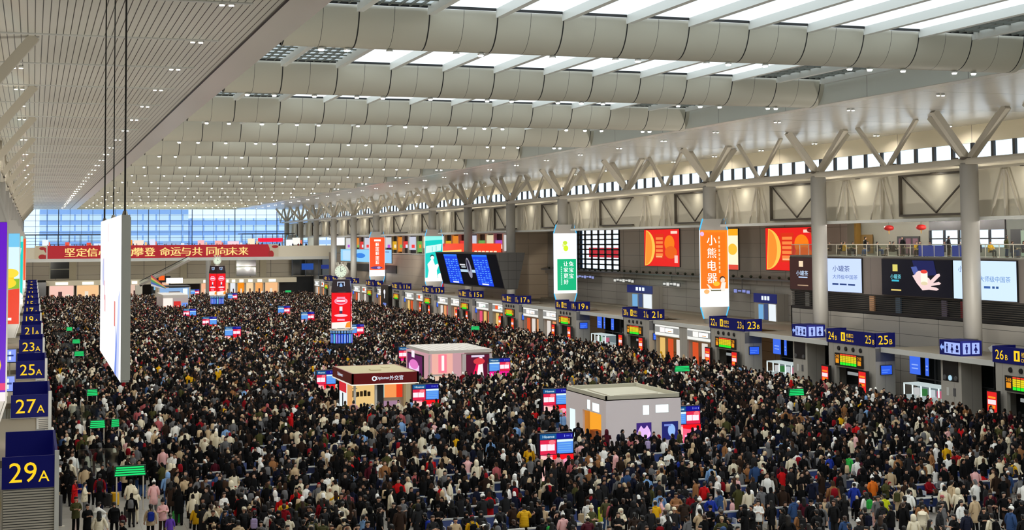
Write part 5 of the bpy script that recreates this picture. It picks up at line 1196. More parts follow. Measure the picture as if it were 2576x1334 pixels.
def templates():
    for n, p in POSES.items():
        D, Ln = p['drop'], p['lean']
        tz = lambda z: z-D
        def sp(x, y, z):  # torso point with the forward lean
            k = max(0, z-.95); return (x, y-Ln*k*1.1, tz(z)-Ln*k*.35)
        hip = [(-.09, 0, tz(.90)), (.09, 0, tz(.90))]
        sh = [sp(-.165, .01, 1.40), sp(.165, .01, 1.40)]
        head = sp(0, -.03-.1*Ln, 1.595)
        if Ln and n == 'bend':
            pass
        el, wr, kn, an = p['elb'], p['wri'], p['knee'], p['ank']
        N = [(sp(0, 0, .95), .115), (sp(0, .005, 1.15), .11), (sp(0, .0, 1.34), .125), (sp(0, .0, 1.45), .058), (sp(0, -.012, 1.525), .056), (sp(0, -.03, 1.585), (.08, .092)), (sp(0, -.022, 1.655), (.07, .08)),
             (sp(0, -.125, 1.585), .016)]
        E_ = [(0, 1), (1, 2), (2, 3), (3, 4), (4, 5), (5, 6), (5, 7)]
        for s_ in (0, 1):
            sx = -1 if s_ == 0 else 1
            b = len(N); N += [(sh[s_], .052), (el[s_], .040), (wr[s_], .028)]; E_ += [(2, b), (b, b+1), (b+1, b+2)]
            d = (Vector(wr[s_])-Vector(el[s_])).normalized(); side = d.cross(Vector((0, 1, .2))).normalized()
            palm = Vector(wr[s_])+d*.055; N.append((tuple(palm), (.030, .022))); pi_ = len(N)-1; E_.append((b+2, pi_))
            curl = Vector((-sx*.3, -.5, -.2)).normalized()
            for q in range(4):
                off = side*(.021*(q-1.5)); L1 = (.042, .048, .045, .036)[q]
                c1 = palm+off+d*(L1*.9)+curl*.008; c2 = c1+d*(L1*.55)+curl*.022
                N += [(tuple(c1), .0095), (tuple(c2), .0085)]; k = len(N); E_ += [(pi_, k-2), (k-2, k-1)]
            th = Vector(wr[s_])+d*.03+side*.042; N += [(tuple(th), .011), (tuple(th+d*.035+side*.008+curl*.01), .0095)]; k = len(N); E_ += [(b+2, k-2), (k-2, k-1)]
            b = len(N); N += [(hip[s_], .085), (kn[s_], .058), (an[s_], .040), ((an[s_][0]+sx*.01, an[s_][1]-.13, .045), .034)]; E_ += [(0, b), (b, b+1), (b+1, b+2), (b+2, b+3)]
        for sx in (-1, 1): N.append((sp(sx*.084, -.02, 1.59), .016)); E_.append((5, len(N)-1))
        body = skin_mesh('person_body', N, E_, 1)
        # eyes and mouth as small inset balls of their own colour, joined into the head
        bm = bmesh.new(); bm.from_mesh(body)
        for sx in (-1, 1): bmesh.ops.create_icosphere(bm, subdivisions=1, radius=.011, matrix=Matrix.Translation(sp(sx*.032, -.112, 1.612)))
        nf = len(body.polygons)
        bmesh.ops.create_icosphere(bm, subdivisions=1, radius=.013, matrix=Matrix.Translation(sp(0, -.108, 1.543)) @ Matrix.Diagonal((1.9, .6, .5, 1)))
        bm.faces.ensure_lookup_table()
        tot = len(bm.faces)
        for i in range(nf, tot): bm.faces[i].material_index = 1 if i < nf+40 else 2
        bm.to_mesh(body); bm.free()
        body.materials.append(SKIN[0]); body.materials.append(EYE_D); body.materials.append(LIP)
        T = {'body': body, 'head': head}
        for kind in ('short', 'long'):
            hem = .78 if kind == 'short' else .52
            if n in ('sit', 'crouch'): hem = .86
            C = [(sp(0, .0, hem-.16) if hem < .95 and not D else (0, .0, tz(hem)-.16), .245 if kind == 'short' else .25), (sp(0, 0, 1.02), .205), (sp(0, 0, 1.2), .182), (sp(0, 0, 1.34), .165), (sp(0, .01, 1.45), .095), (sp(0, .055, 1.485), .088)]
            CE = [(0, 1), (1, 2), (2, 3), (3, 4), (4, 5)]
            for s_ in (0, 1):
                b = len(C); w2 = tuple(Vector(el[s_])*.12+Vector(wr[s_])*.88)
                C += [(sh[s_], .082), (el[s_], .072), (w2, .052)]; CE += [(3, b), (b, b+1), (b+1, b+2)]
            cm = skin_mesh('coat', C, CE, 1, 1)
            # level hem, flattened front to back a little
            for v in cm.vertices:
                v.co.z = max(v.co.z, tz(hem)-.02)
                if abs(v.co.x) < .2 and not Ln: v.co.y *= .84
            T[kind] = cm
        Q = [((0, 0, tz(.96)), .11)]; QE = []
        for s_ in (0, 1):
            b = len(Q); Q += [(hip[s_], .088), (kn[s_], .08), (an[s_], .062)]; QE += [(0, b), (b, b+1), (b+1, b+2)]
        T['trousers'] = skin_mesh('trousers', Q, QE, 1)
        for s_ in (0, 1):
            a = an[s_]; T['shoe%d' % s_] = skin_mesh('shoe', [((a[0], a[1]+.03, a[2]-.035), .05), ((a[0], a[1]-.08, .045), .046), ((a[0], a[1]-.16, .04), .036)], [(0, 1), (1, 2)], 1)
        TPL[n] = T
    # head wear, centred on the middle of the head
    def shell(rings, m_name):
        b = MB(); k = 14
        for (z, rx, ry, cy) in rings: b.v += [(rx*math.cos(2*math.pi*i/k), cy+ry*math.sin(2*math.pi*i/k), z) for i in range(k)]
        for h in range(len(rings)-1):
            for i in range(k): b.f.append((h*k+i, h*k+(i+1) % k, (h+1)*k+(i+1) % k, (h+1)*k+i)); b.mi.append(0)
        b.mats = [HAIRM[0]]
        b.f.append(tuple(range((len(rings)-1)*k, len(rings)*k))); b.mi.append(0); b.f.append(tuple(range(k))[::-1]); b.mi.append(0)
        return b
    def mesh_of(b, n):
        me = bpy.data.meshes.new(n); me.from_pydata(b.v, [], b.f); 
        for x in b.mats: me.materials.append(x)
        me.polygons.foreach_set('material_index', b.mi); me.polygons.foreach_set('use_smooth', [True]*len(b.f)); me.update(); return me
    top = [(.045, .088, .080, .035), (.08, .09, .094, .018), (.115, .076, .082, .012), (.135, .03, .035, .01)]
    TPL['hair_short'] = mesh_of(shell([(-.06, .064, .04, .06), (-.01, .084, .062, .05)]+top, 0), 'hair')
    TPL['hair_long'] = mesh_of(shell([(-.30, .10, .045, .09), (-.18, .11, .055, .075), (-.06, .095, .065, .055), (0, .088, .066, .048)]+top, 0), 'hair')
    b = shell([(-.06, .064, .045, .06), (-.01, .084, .062, .05)]+top, 0); b.lathe((0, .115, .07), [(.02, -.045), (.045, -.02), (.045, .02), (.02, .045)], HAIRM[0], 10); b.bar((0, .14, .06), (0, .17, -.14), .05, .04, HAIRM[0]); TPL['hair_tail'] = mesh_of(b, 'hair')
    b = shell([(.02, .095, .098, .012), (.05, .1, .105, .01), (.10, .094, .098, .01), (.14, .065, .07, .01), (.16, .02, .02, .01)], 0); b.lathe((0, .01, .18), [(.02, -.035), (.04, -.01), (.04, .02), (.015, .045)], HAIRM[0], 10); TPL['knit_hat'] = mesh_of(b, 'knit_hat')
    b = shell([(-.03, .07, .045, .06), (.03, .092, .092, .02), (.08, .094, .096, .012), (.125, .075, .08, .01), (.14, .03, .03, .01)], 0); b.box((-.06, -.17, .05), (.06, -.06, .065), HAIRM[0]); TPL['cap'] = mesh_of(b, 'cap')
    TPL['hood_up'] = mesh_of(shell([(-.14, .12, .10, .03), (-.08, .125, .10, .045), (0, .125, .098, .05), (.08, .118, .11, .03), (.13, .09, .095, .02), (.16, .04, .045, .02)], 0), 'hood')
templates()
FUR = mat('fur_trim', srgb(206, 186, 150), .9)
CL = {'black': (13, 13, 15), 'charcoal': (38, 38, 40), 'dark navy': (20, 24, 44), 'dark brown': (48, 34, 26), 'grey': (104, 104, 106), 'cream': (232, 222, 196), 'white': (240, 240, 236), 'beige': (196, 172, 138), 'tan brown': (150, 104, 66), 'olive green': (72, 72, 40), 'red': (196, 22, 26), 'crimson': (128, 12, 24), 'pale pink': (236, 184, 184), 'dusty pink': (176, 92, 96), 'maroon': (76, 20, 34), 'orange': (220, 110, 24), 'mustard yellow': (222, 170, 24), 'lime yellow': (196, 204, 30), 'royal blue': (30, 52, 150), 'light blue': (130, 170, 220), 'denim blue': (50, 76, 120), 'purple': (110, 74, 190), 'lilac': (176, 160, 200), 'bright green': (50, 170, 70)}
def quilt(name, rgb):
    n = 'quilted_'+name
    if n in MATS: return MATS[n]
    m = mat(n, srgb(*rgb), .65, 0, None, 1, .2); N = m.node_tree.nodes; L = m.node_tree.links
    tc = N.new('ShaderNodeTexCoord'); w = N.new('ShaderNodeTexWave'); w.bands_direction = 'Z'; w.inputs['Scale'].default_value = 4.5; w.inputs['Distortion'].default_value = .4
    bp = N.new('ShaderNodeBump'); bp.inputs['Strength'].default_value = .28; bp.inputs['Distance'].default_value = .012
    L.new(tc.outputs['Object'], w.inputs['Vector']); L.new(w.outputs['Fac'], bp.inputs['Height']); L.new(bp.outputs[0], N['Principled BSDF'].inputs['Normal'])
    return m
def cloth(name, q=False): return quilt(name, CL[name]) if q else mat('cloth_'+name.replace(' ', '_'), srgb(*CL[name]), .85, 0, None, 1, .15)
def child(par, me, name, m, loc=(0, 0, 0)):
    o = bpy.data.objects.new(name, me); COL.objects.link(o); o.parent = par; o.location = loc
    if m is not None:
        if not me.materials: me.materials.append(m)
        o.material_slots[0].link = 'OBJECT'; o.material_slots[0].material = m
    return o
def person(P):
    T = TPL[P['pose']]; sc = P.get('scale', 1.0)
    me = T['body']
    o = bpy.data.objects.new('person', me); COL.objects.link(o)
    o.material_slots[0].link = 'OBJECT'; o.material_slots[0].material = SKIN[P.get('skin', 0)]
    o.location = (P['x'], P['y'], P.get('z', 0)); o.rotation_euler = (0, 0, P['rot']); o.scale = (sc*P.get('fat', 1), sc*P.get('fat', 1), sc)
    q = P['kind'] == 'puffer'
    child(o, T['long' if P['long'] else 'short'], 'coat', cloth(P['coat'], q))
    child(o, T['trousers'], 'trousers', cloth(P['legs']))
    for s_ in (0, 1): child(o, T['shoe%d' % s_], 'shoe', cloth(P.get('shoes', 'black')))
    hw = P['head']; hm = HAIRM[P.get('hair', 0)]
    if hw in ('knit_hat', 'cap'):
        child(o, TPL['hair_short'], 'hair', hm, T['head']); child(o, TPL[hw], hw, cloth(P.get('hat', 'black')), T['head'])
    elif hw == 'hood_up': child(o, TPL['hood_up'], 'hood', cloth(P['coat'], q), T['head'])
    else: child(o, TPL[hw], 'hair', hm, T['head'])
    return o

# ---- people who stand out in the photograph: (x, y of the top of the head in the photograph, height, ...)
B_, F_ = math.pi, 0.0
HAND = [
 (251, 1194, 1.74, 'crimson', 'jacket', 0, 'black', 'hair_short', 'stand', B_), (329, 1208, 1.68, 'cream', 'coat', 1, 'cream', 'hair_short', 'stand', B_), (340, 1231, 1.66, 'cream', 'puffer', 0, 'cream', 'hood_up', 'phone', B_),
 (387, 1210, 1.66, 'pale pink', 'puffer', 1, 'grey', 'knit_hat', 'stand', B_, 'white'), (379, 1270, 1.66, 'beige', 'jacket', 0, 'black', 'hair_tail', 'stand', B_), (244, 1263, 1.12, 'white', 'jacket', 0, 'white', 'hair_short', 'crouch', 2.2),
 (220, 1269, 1.70, 'black', 'coat', 1, 'black', 'hair_short', 'phone', .5), (288, 1274, 1.5, 'black', 'jacket', 0, 'black', 'hair_short', 'bend', B_), (307, 1288, 1.12, 'maroon', 'jacket', 0, 'grey', 'hair_short', 'walk', B_), (428, 1295, 1.25, 'purple', 'jacket', 0, 'black', 'hair_tail', 'stand', B_),
 (494, 1270, 1.56, 'mustard yellow', 'jacket', 0, 'black', 'hair_long', 'stand', B_), (563, 1240, 1.70, 'white', 'puffer', 1, 'black', 'hair_long', 'phone', .6), (609, 1230, 1.76, 'white', 'jacket', 0, 'charcoal', 'hair_short', 'pull', 2.4),
 (188, 1205, 1.68, 'red', 'coat', 1, 'black', 'hair_long', 'phone', 1.2), (213, 1215, 1.66, 'cream', 'jacket', 0, 'grey', 'hair_short', 'folded', 1.4), (191, 1251, 1.74, 'olive green', 'jacket', 0, 'black', 'hair_short', 'phone', .3), (579, 1283, 1.74, 'black', 'puffer', 1, 'black', 'hair_short', 'stand', B_),
 (641, 1260, 1.74, 'black', 'coat', 1, 'black', 'hair_short', 'stand', 2.7), (430, 1213, 1.66, 'dark brown', 'coat', 1, 'black', 'hair_long', 'stand', 2.6), (495, 1200, 1.70, 'grey', 'jacket', 0, 'black', 'hair_short', 'pull', 1.1), (465, 1198, 1.72, 'beige', 'jacket', 0, 'black', 'hair_short', 'stand', B_),
 (1052, 1253, 1.74, 'olive green', 'coat', 1, 'dark brown', 'hair_short', 'walk', F_), (915, 1296, 1.66, 'light blue', 'jacket', 0, 'denim blue', 'hair_tail', 'call', 2.0), (1102, 1272, 1.72, 'black', 'coat', 1, 'charcoal', 'cap', 'phone', F_, 'black'), (824, 1193, 1.72, 'white', 'jacket', 0, 'black', 'hair_short', 'stand', B_),
 (877, 1247, 1.68, 'dark brown', 'coat', 1, 'dark brown', 'hair_long', 'stand', B_), (983, 1233, 1.68, 'cream', 'puffer', 0, 'denim blue', 'hair_short', 'stand', 1.6), (1132, 1206, 1.70, 'cream', 'coat', 1, 'black', 'hair_short', 'stand', 1.2), (1295, 1195, 1.70, 'white', 'puffer', 0, 'black', 'hood_up', 'walk', 2.0), (1279, 1217, 1.66, 'white', 'coat', 1, 'grey', 'hair_long', 'pull', 1.5),
 (881, 1160, 1.3, 'red', 'jacket', 0, 'black', 'hair_short', 'stand', B_), (760, 1195, 1.25, 'red', 'puffer', 0, 'charcoal', 'knit_hat', 'stand', 2.5, 'red'), (1479, 1259, 1.70, 'white', 'puffer', 0, 'black', 'cap', 'phone', 2.6, 'grey'), (1540, 1258, 1.66, 'dusty pink', 'puffer', 0, 'cream', 'hair_tail', 'stand', B_),
 (1416, 1292, 1.64, 'pale pink', 'jacket', 0, 'pale pink', 'knit_hat', 'stand', B_, 'white'), (1680, 1270, 1.68, 'cream', 'puffer', 1, 'black', 'hood_up', 'stand', 2.3), (1772, 1213, 1.70, 'red', 'coat', 1, 'black', 'hair_short', 'stand', 2.2), (1737, 1240, 1.66, 'crimson', 'jacket', 0, 'black', 'hair_tail', 'stand', B_),
 (1787, 1245, 1.76, 'royal blue', 'jacket', 0, 'black', 'hair_short', 'walk', .2), (1709, 1233, 1.76, 'dark navy', 'jacket', 0, 'dark navy', 'hair_short', 'walk', B_), (1813, 1238, 1.66, 'beige', 'jacket', 0, 'black', 'hair_short', 'stand', B_), (1663, 1253, 1.60, 'pale pink', 'jacket', 0, 'denim blue', 'hair_tail', 'folded', 1.2),
 (1854, 1198, 1.68, 'pale pink', 'coat', 1, 'cream', 'knit_hat', 'stand', .5, 'cream'), (1943, 1190, 1.76, 'dark brown', 'puffer', 0, 'black', 'hair_short', 'walk', 2.3), (1915, 1225, 1.74, 'grey', 'coat', 1, 'charcoal', 'cap', 'stand', B_, 'charcoal'), (1908, 1253, 1.68, 'tan brown', 'coat', 1, 'dark brown', 'hair_long', 'stand', B_), (1422, 1248, 1.72, 'white', 'puffer', 0, 'black', 'hair_short', 'stand', 2.7),
 (1718, 1150, 1.70, 'olive green', 'puffer', 0, 'black', 'hair_short', 'phone', 1.0), (1624, 1095, 1.84, 'black', 'jacket', 0, 'black', 'hair_short', 'stand', B_), (2194, 1199, 1.72, 'orange', 'puffer', 0, 'black', 'knit_hat', 'stand', B_, 'white'), (2225, 1244, 1.68, 'lime yellow', 'coat', 1, 'black', 'hair_short', 'stand', B_),
 (2022, 1253, 1.66, 'maroon', 'coat', 1, 'maroon', 'hair_long', 'stand', 2.8), (2011, 1285, 1.66, 'tan brown', 'jacket', 0, 'tan brown', 'hair_long', 'stand', B_), (2042, 1205, 1.76, 'dark navy', 'jacket', 0, 'denim blue', 'hair_short', 'pull', 2.4), (2179, 1240, 1.66, 'white', 'puffer', 0, 'grey', 'hair_long', 'stand', B_),
 (2285, 1233, 1.72, 'white', 'jacket', 0, 'denim blue', 'hair_short', 'walk', 2.5), (2261, 1223, 1.66, 'beige', 'puffer', 1, 'black', 'knit_hat', 'stand', 2.2, 'beige'), (2394, 1210, 1.74, 'beige', 'jacket', 0, 'dark brown', 'hair_short', 'pull', 1.6), (2409, 1230, 1.64, 'cream', 'coat', 1, 'black', 'hood_up', 'stand', 2.6), (2369, 1247, 1.70, 'charcoal', 'puffer', 1, 'black', 'cap', 'stand', F_, 'dusty pink'),
 (2319, 1283, 1.45, 'cream', 'jacket', 0, 'cream', 'hair_short', 'bend', 2.4), (2430, 1284, 1.74, 'dark navy', 'puffer', 0, 'black', 'hair_short', 'stand', B_), (2524, 1239, 1.74, 'black', 'coat', 1, 'dark brown', 'hair_short', 'walk', F_), (2490, 1242, 1.72, 'black', 'jacket', 0, 'charcoal', 'hair_short', 'folded', .2), (2494, 1293, 1.66, 'cream', 'puffer', 0, 'black', 'hair_short', 'stand', B_),
 (2408, 1136, 1.68, 'red', 'puffer', 0, 'black', 'hair_short', 'stand', B_), (2419, 1068, 1.70, 'red', 'coat', 1, 'black', 'hair_long', 'stand', 1.8), (2522, 1145, 1.70, 'beige', 'coat', 1, 'beige', 'hair_long', 'stand', 1.2), (2167, 1168, 1.62, 'maroon', 'puffer', 0, 'royal blue', 'knit_hat', 'stand', B_, 'maroon'), (2149, 1215, 1.72, 'royal blue', 'coat', 1, 'black', 'cap', 'stand', 2.4, 'white'),
 (2201, 1250, 1.45, 'pale pink', 'jacket', 0, 'pale pink', 'hair_tail', 'stand', B_), (2176, 1278, 1.74, 'black', 'puffer', 0, 'black', 'hair_short', 'stand', B_), (2086, 1145, 1.60, 'royal blue', 'jacket', 0, 'black', 'knit_hat', 'stand', B_, 'white'), (2136, 1143, 1.66, 'bright green', 'jacket', 0, 'black', 'hair_short', 'stand', 1.9), (2547, 1160, 1.66, 'mustard yellow', 'jacket', 0, 'beige', 'hair_short', 'stand', 2.0), (2384, 1075, 1.70, 'pale pink', 'coat', 1, 'black', 'hair_long', 'stand', .4),
]
pop = []
for h in HAND:
    P = at(h[0], h[1], Z=h[2])
    nat = {'sit': 1.26, 'crouch': 1.1, 'bend': 1.5}.get(h[8], 1.705)
    pop.append(dict(x=P.x, y=P.y, rot=h[9], coat=h[3], kind=h[4], long=h[5], legs=h[6], head=h[7], pose=h[8], scale=h[2]/nat, hat=h[10] if len(h) > 10 else 'black', hand=True, skin=len(pop) % 3, hair=len(pop) % 3 if h[7] != 'hair_short' else len(pop) % 2))
COATS = ['black']*66+['charcoal']*13+['dark navy']*5+['dark brown']*5+['grey']*7+['cream']*7+['white']*5+['beige']*4+['tan brown']*2+['olive green']*4+['red', 'crimson', 'pale pink', 'dusty pink', 'maroon', 'light blue', 'mustard yellow', 'denim blue']
LEGS = ['black']*13+['charcoal']*4+['dark navy']*2+['denim blue']*2+['dark brown']*2+['grey', 'beige', 'cream']
HEADS = ['hair_short']*9+['hair_long']*5+['hair_tail']*3+['knit_hat']*2+['cap']*2+['hood_up']*2
def rnd_person(x, y, sit=None):
    R = random
    return dict(x=x, y=y, rot=(sit if sit is not None else R.choice([0, math.pi, math.pi, math.pi, R.uniform(0, 6.28), R.uniform(0, 6.28)])+R.uniform(-.4, .4)), coat=R.choice(COATS), kind=R.choice(['jacket', 'puffer', 'coat']), long=0 if sit is not None else int(R.random() < .35), legs=R.choice(LEGS), head=R.choice(HEADS),
                pose='sit' if sit is not None else R.choice(['stand', 'stand', 'stand', 'phone', 'phone', 'phone', 'walk', 'pull', 'folded', 'folded', 'call']), scale=R.choice([R.gauss(.985, .045)]*9+[R.uniform(.6, .8)]), hat=R.choice(['white', 'cream', 'black', 'black', 'charcoal', 'charcoal', 'grey', 'white', 'beige', 'crimson']), hand=False, skin=R.randrange(3), hair=R.choice([0, 0, 1, 2]), fat=R.uniform(.98, 1.12))
cellmap = {}
def near_taken(x, y, d):
    for cx in (int(x)-1, int(x), int(x)+1):
        for cy in (int(y)-1, int(y), int(y)+1):
            for (a, b) in cellmap.get((cx, cy), ()):
                if (a-x)**2+(b-y)**2 < d*d: return True
    return False
def take(x, y): cellmap.setdefault((int(x), int(y)), []).append((x, y))
for p in pop: take(p['x'], p['y'])
CASES = [(288, 1275, 'mustard yellow', .72), (271, 1277, 'charcoal', .7), (322, 1306, 'charcoal', .6), (444, 1318, 'bright green', .6), (707, 1293, 'light blue', .75), (536, 1328, 'white', .7), (552, 1300, 'red', .5), (1757, 1318, 'grey', .72), (1510, 1318, 'lime yellow', .75), (2059, 1280, 'dark brown', .75), (2086, 1275, 'maroon', .68), (1363, 1262, 'beige', .6), (1690, 1220, 'olive green', .78), (860, 1290, 'beige', .55), (2124, 1330, 'black', .7), (1900, 1330, 'mustard yellow', .4), (2220, 1300, 'charcoal', .6), (2335, 1255, 'charcoal', .62), (1465, 1325, 'beige', .6), (985, 1334, 'charcoal', .6), (1840, 1300, 'charcoal', .62), (2560, 1300, 'dark navy', .65), (660, 1320, 'maroon', .6), (1225, 1325, 'dark navy', .65)]
cases = []
for x, y, c, h in CASES:
    P = at(x, y, Z=0)
    if near_taken(P.x, P.y, .3): continue
    else:
        take(P.x, P.y); cases.append((P.x, P.y, c, h))
for (x, y, f) in benches:
    for q in range(5):
        if random.random() < .86:
            sx = x-1.4+.7*q; sy = y-.17 if f < 0 else y+.17
            if near_taken(sx, sy, .3): continue
            p = rnd_person(sx, sy, (0 if f < 0 else math.pi)+random.uniform(-.25, .25)); p['scale'] = random.uniform(.94, 1.03); pop.append(p); take(sx, sy)
BN = [(x, y, f) for x, y, f in benches]
def on_bench(x, y):
    for bx, by, f in BN:
        if abs(x-bx) < 2.0:
            d = (y-by)*(1 if f > 0 else -1)
            if -.38 < d < .78: return True
    return False
g = .88
yy = 50.0
while yy < 342:
    gx = g*(1.0 if yy < 220 else 1.0)
    xx = 1.2
    while xx < 63.6:
        x = xx+random.uniform(-.3, .3); y = yy+random.uniform(-.3, .3); xx += gx
        pr = .42 if y < 56 else (.72 if y < 62 else .98)
        if x < 7.5: pr *= .78 if y < 120 else .85
        if x < 6.6 and y < 76: pr = .04
        if x < 2.4 and y < 76: continue
        x = max(x, 1.3)
        if random.random() > pr: continue
        vx, vy, vz = view((x, y, 1.7))
        if vx < -30 or vx > 2606 or vy > 1352: continue
        if blocked(x, y) or (y < 98 and on_bench(x, y)) or near_taken(x, y, .42): continue
        if y < 120 and 2.3 < x < 4.9 and ((y-58.8) % S < 1.9 or (y-58.8) % S > S-1.1): continue
        if abs(x-64.2) < .5: continue
        take(x, y); pop.append(rnd_person(x, y))
    yy += g
for i in range(0, 16):   # diners and onlookers are added to the individuals below
    pass
for i in range(64):
    p = rnd_person(2+i*1.0+random.uniform(-.4, .4), YBAL+random.choice([.8, 1.0, 2.2, 4.0])); p['z'] = 11.75; pop.append(p)
pop.sort(key=lambda p: view((p['x'], p['y'], 1.0))[2])
NIND = 286
hand = [p for p in pop if p['hand']]; rest = [p for p in pop if not p['hand']]
ind = hand+[p for p in rest if view((p['x'], p['y'], 1.7*p['scale']))[1] < 1331 and -6 < view((p['x'], p['y'], 1.5))[0] < 2582][:NIND-len(hand)]
ids = set(id(p) for p in ind)
crowd = [p for p in pop if id(p) not in ids]

# ---- labels that single out each person
LAND = [('the 29A gate booth', 90, 1200), ('the brown railing posts', 200, 1200), ('the nearest green queue display', 327, 1186), ('the yellow suitcase', 288, 1255), ('the nearest lit screen', 1399, 1140), ('the white kiosk corner screen', 1724, 1060), ('the white kiosk doorway', 1500, 1060), ('the woman in mustard yellow', 494, 1300), ('the person in orange and white hat', 2194, 1225),
        ('the person in lime yellow', 2225, 1280), ('the man in light blue', 915, 1320), ('the pale pink hatted person', 1416, 1310), ('the person in cream hooded puffer', 1680, 1300), ('the pair in red coats', 1755, 1250), ('the olive coated walker', 1052, 1285), ('the white puffer and grey cap', 1479, 1290), ('the maroon coated person', 2022, 1290), ('the red coats by gate 26B', 2412, 1110), ('the last bench rows', 900, 1290), ('the light blue suitcase', 707, 1270)]
HW = {'hair_short': 'short hair', 'hair_long': 'long hair', 'hair_tail': 'tied hair', 'knit_hat': 'knit hat', 'cap': 'cap', 'hood_up': 'hood up'}
PW = {'stand': 'standing', 'phone': 'holding a phone', 'walk': 'walking', 'pull': 'striding', 'folded': 'arms folded', 'call': 'hand at ear', 'bend': 'bending over', 'sit': 'seated', 'crouch': 'crouching'}
def facing(p):
    c = math.cos(p['rot']); s_ = math.sin(p['rot'])
    return 'front view' if c > .6 else ('back view' if c < -.6 else 'side view')
used = {}
def attrs(p, lv):
    gar = ('long ' if p['long'] else '')+p['kind'] if not (p['long'] and p['kind'] == 'jacket') else 'parka'
    hw = HW[p['head']]
    if p['head'] in ('knit_hat', 'cap'): hw = p['hat']+' '+hw
    t = ('child' if p['scale'] < .8 and p['pose'] not in ('crouch', 'bend') else 'person')+' in %s %s, %s' % (p['coat'], gar, hw)
    if lv >= 1: t += ', '+PW[p['pose']]
    if lv >= 2: t += ', '+facing(p)
    return t
for p in ind:
    vx, vy, vz = view((p['x'], p['y'], 1.1)); p['px'] = (vx, vy)
    q = sorted(((vx-a)**2+((vy-b)*2)**2, l, a, b) for l, a, b in LAND); p['land'] = q[0]
def count(fn):
    c = {}
    for p in ind: c.setdefault(fn(p), []).append(p)
    return c
for lv in (0, 1, 2):                     # those noted one by one in the photograph: by their look alone where that is enough
    c = count(lambda p: attrs(p, lv))
    for t, v in c.items():
        if len(v) == 1 and v[0]['hand'] and 'label' not in v[0]: v[0]['label'] = t
left_ = [p for p in ind if 'label' not in p]
for p in left_:
    vx, vy = p['px']
    q = sorted((((vx-a)**2+((vy-b)*2)**2) if (vx-a)**2+(vy-b)**2 > 900 else 1e9, l) for l, a, b in LAND); p['land'] = q[0]
c = {}
for p in left_: c.setdefault((attrs(p, 1), p['land'][1]), []).append(p)
for (t, l), v in c.items():
    if len(v) > 1:
        w = {}
        for p in v: w.setdefault(facing(p), []).append(p)
        for f, u in w.items():
            if len(u) == 1: u[0]['label'] = '%s, %s near %s' % (t, f, l)
    v = sorted((p for p in v if 'label' not in p), key=lambda p: p['px'][0])
    for i, p in enumerate(v):
        if len(v) == 1: p['label'] = t+' near '+l
        else: p['label'] = '%s, %s near %s' % (t, ordn(i), l)
seen = {}
for p in ind:
    w = p['label'].split()
    if len(w) > 16: p['label'] = ' '.join(w[:16])
    seen.setdefault(p['label'], []).append(p)
for t, v in seen.items():
    if len(v) > 1:
        for i, p in enumerate(v): p['label'] = ' '.join(t.split()[:12])+', %s of these' % ordn(i)
for p in ind:
    o = person(p); tag(o, p['label'], 'person', 'people nearest the viewer')
# diners behind the balcony glass
for i in range(26):
    y = 86.5+1.32*i+((i*7) % 3)*.2
    p = rnd_person(72.0+((i*5) % 3)*.45, y, random.choice([1.4, -1.4, 0])); p['z'] = 11.86; p['head'] = 'hair_short' if i % 2 else 'hair_long'; p['coat'] = ['black', 'charcoal', 'dark navy', 'black', 'olive green', 'mustard yellow', 'black', 'dark brown'][i % 8]
    p['x'] = 71.6+((i*5) % 3)*.35; p['pose'] = 'stand' if i % 5 == 4 else 'sit'; p['scale'] = 1.0
    o = person(p); tag(o, 'diner in %s behind the balcony glass, %s along from the nearest end' % (p['coat'], ordn(i)), 'person', 'diners behind the balcony glass')

# ---- suitcases
def suitcase_proto():
    r = empty('suitcase', (0, 0, 0))
    me = bpy.data.meshes.new('shell'); bm = bmesh.new(); bmesh.ops.create_cube(bm, size=1, matrix=Matrix.Translation((0, 0, .55)) @ Matrix.Diagonal((.62, .36, .9, 1)))
    bmesh.ops.bevel(bm, geom=list(bm.edges), offset=.06, segments=3, affect='EDGES')
    for q in range(5):
        x = -.2+.1*q; bmesh.ops.create_cube(bm, size=1, matrix=Matrix.Translation((x, 0, .55)) @ Matrix.Diagonal((.025, .385, .72, 1)))
    bm.to_mesh(me); bm.free()
    sh = bpy.data.objects.new('shell', me); COL.objects.link(sh); sh.parent = r; me.materials.append(mat('case_shell', (.1, .1, .1), .35))
    MB().bar((-.17, .14, 1.0), (-.17, .14, 1.42), .025, .025, BLACK).bar((.17, .14, 1.0), (.17, .14, 1.42), .025, .025, BLACK).bar((-.19, .14, 1.43), (.19, .14, 1.43), .04, .03, BLACK).build('handle', r)
    for x in (-.22, .22):
        for y in (-.12, .12): MB().tube((x-.02, y, .05), (x+.02, y, .05), .05, .05, BLACK, 10).build('wheel', r)
    return r
proto = None
for i, (x, y, c, h) in enumerate(cases):
    if proto is None: r = proto = suitcase_proto()
    else:
        r = proto.copy(); COL.objects.link(r)
        for k in proto.children:
            d = k.copy(); COL.objects.link(d); d.parent = r
    r.location = (x, y, 0); r.scale = (h, h, h); r.rotation_euler = (0, 0, (i*1.3) % 1.2-.6)
    sh = [k for k in r.children if k.name.startswith('shell')][0]; sh.material_slots[0].link = 'OBJECT'; sh.material_slots[0].material = mat('shell_'+c.replace(' ', '_'), srgb(*CL[c]), .35)
    vx, vy, vz = view((x, y, .5)); q = sorted(((vx-a)**2+((vy-b)*2)**2, l) for l, a, b in LAND if not (l == 'the yellow suitcase' and i == 0) and not (l == 'the light blue suitcase' and c == 'light blue'))[0][1]
    same = [k for k in range(i) if cases[k][2] == c]
    tag(r, '%s %s suitcase on the floor near %s' % ('small' if h < .6 else 'large', c, q) if not same else '%s %s suitcase, %s of its colour, near %s' % ('small' if h < .6 else 'large', c, ordn(len(same)), q), 'suitcase', 'suitcases among the people')
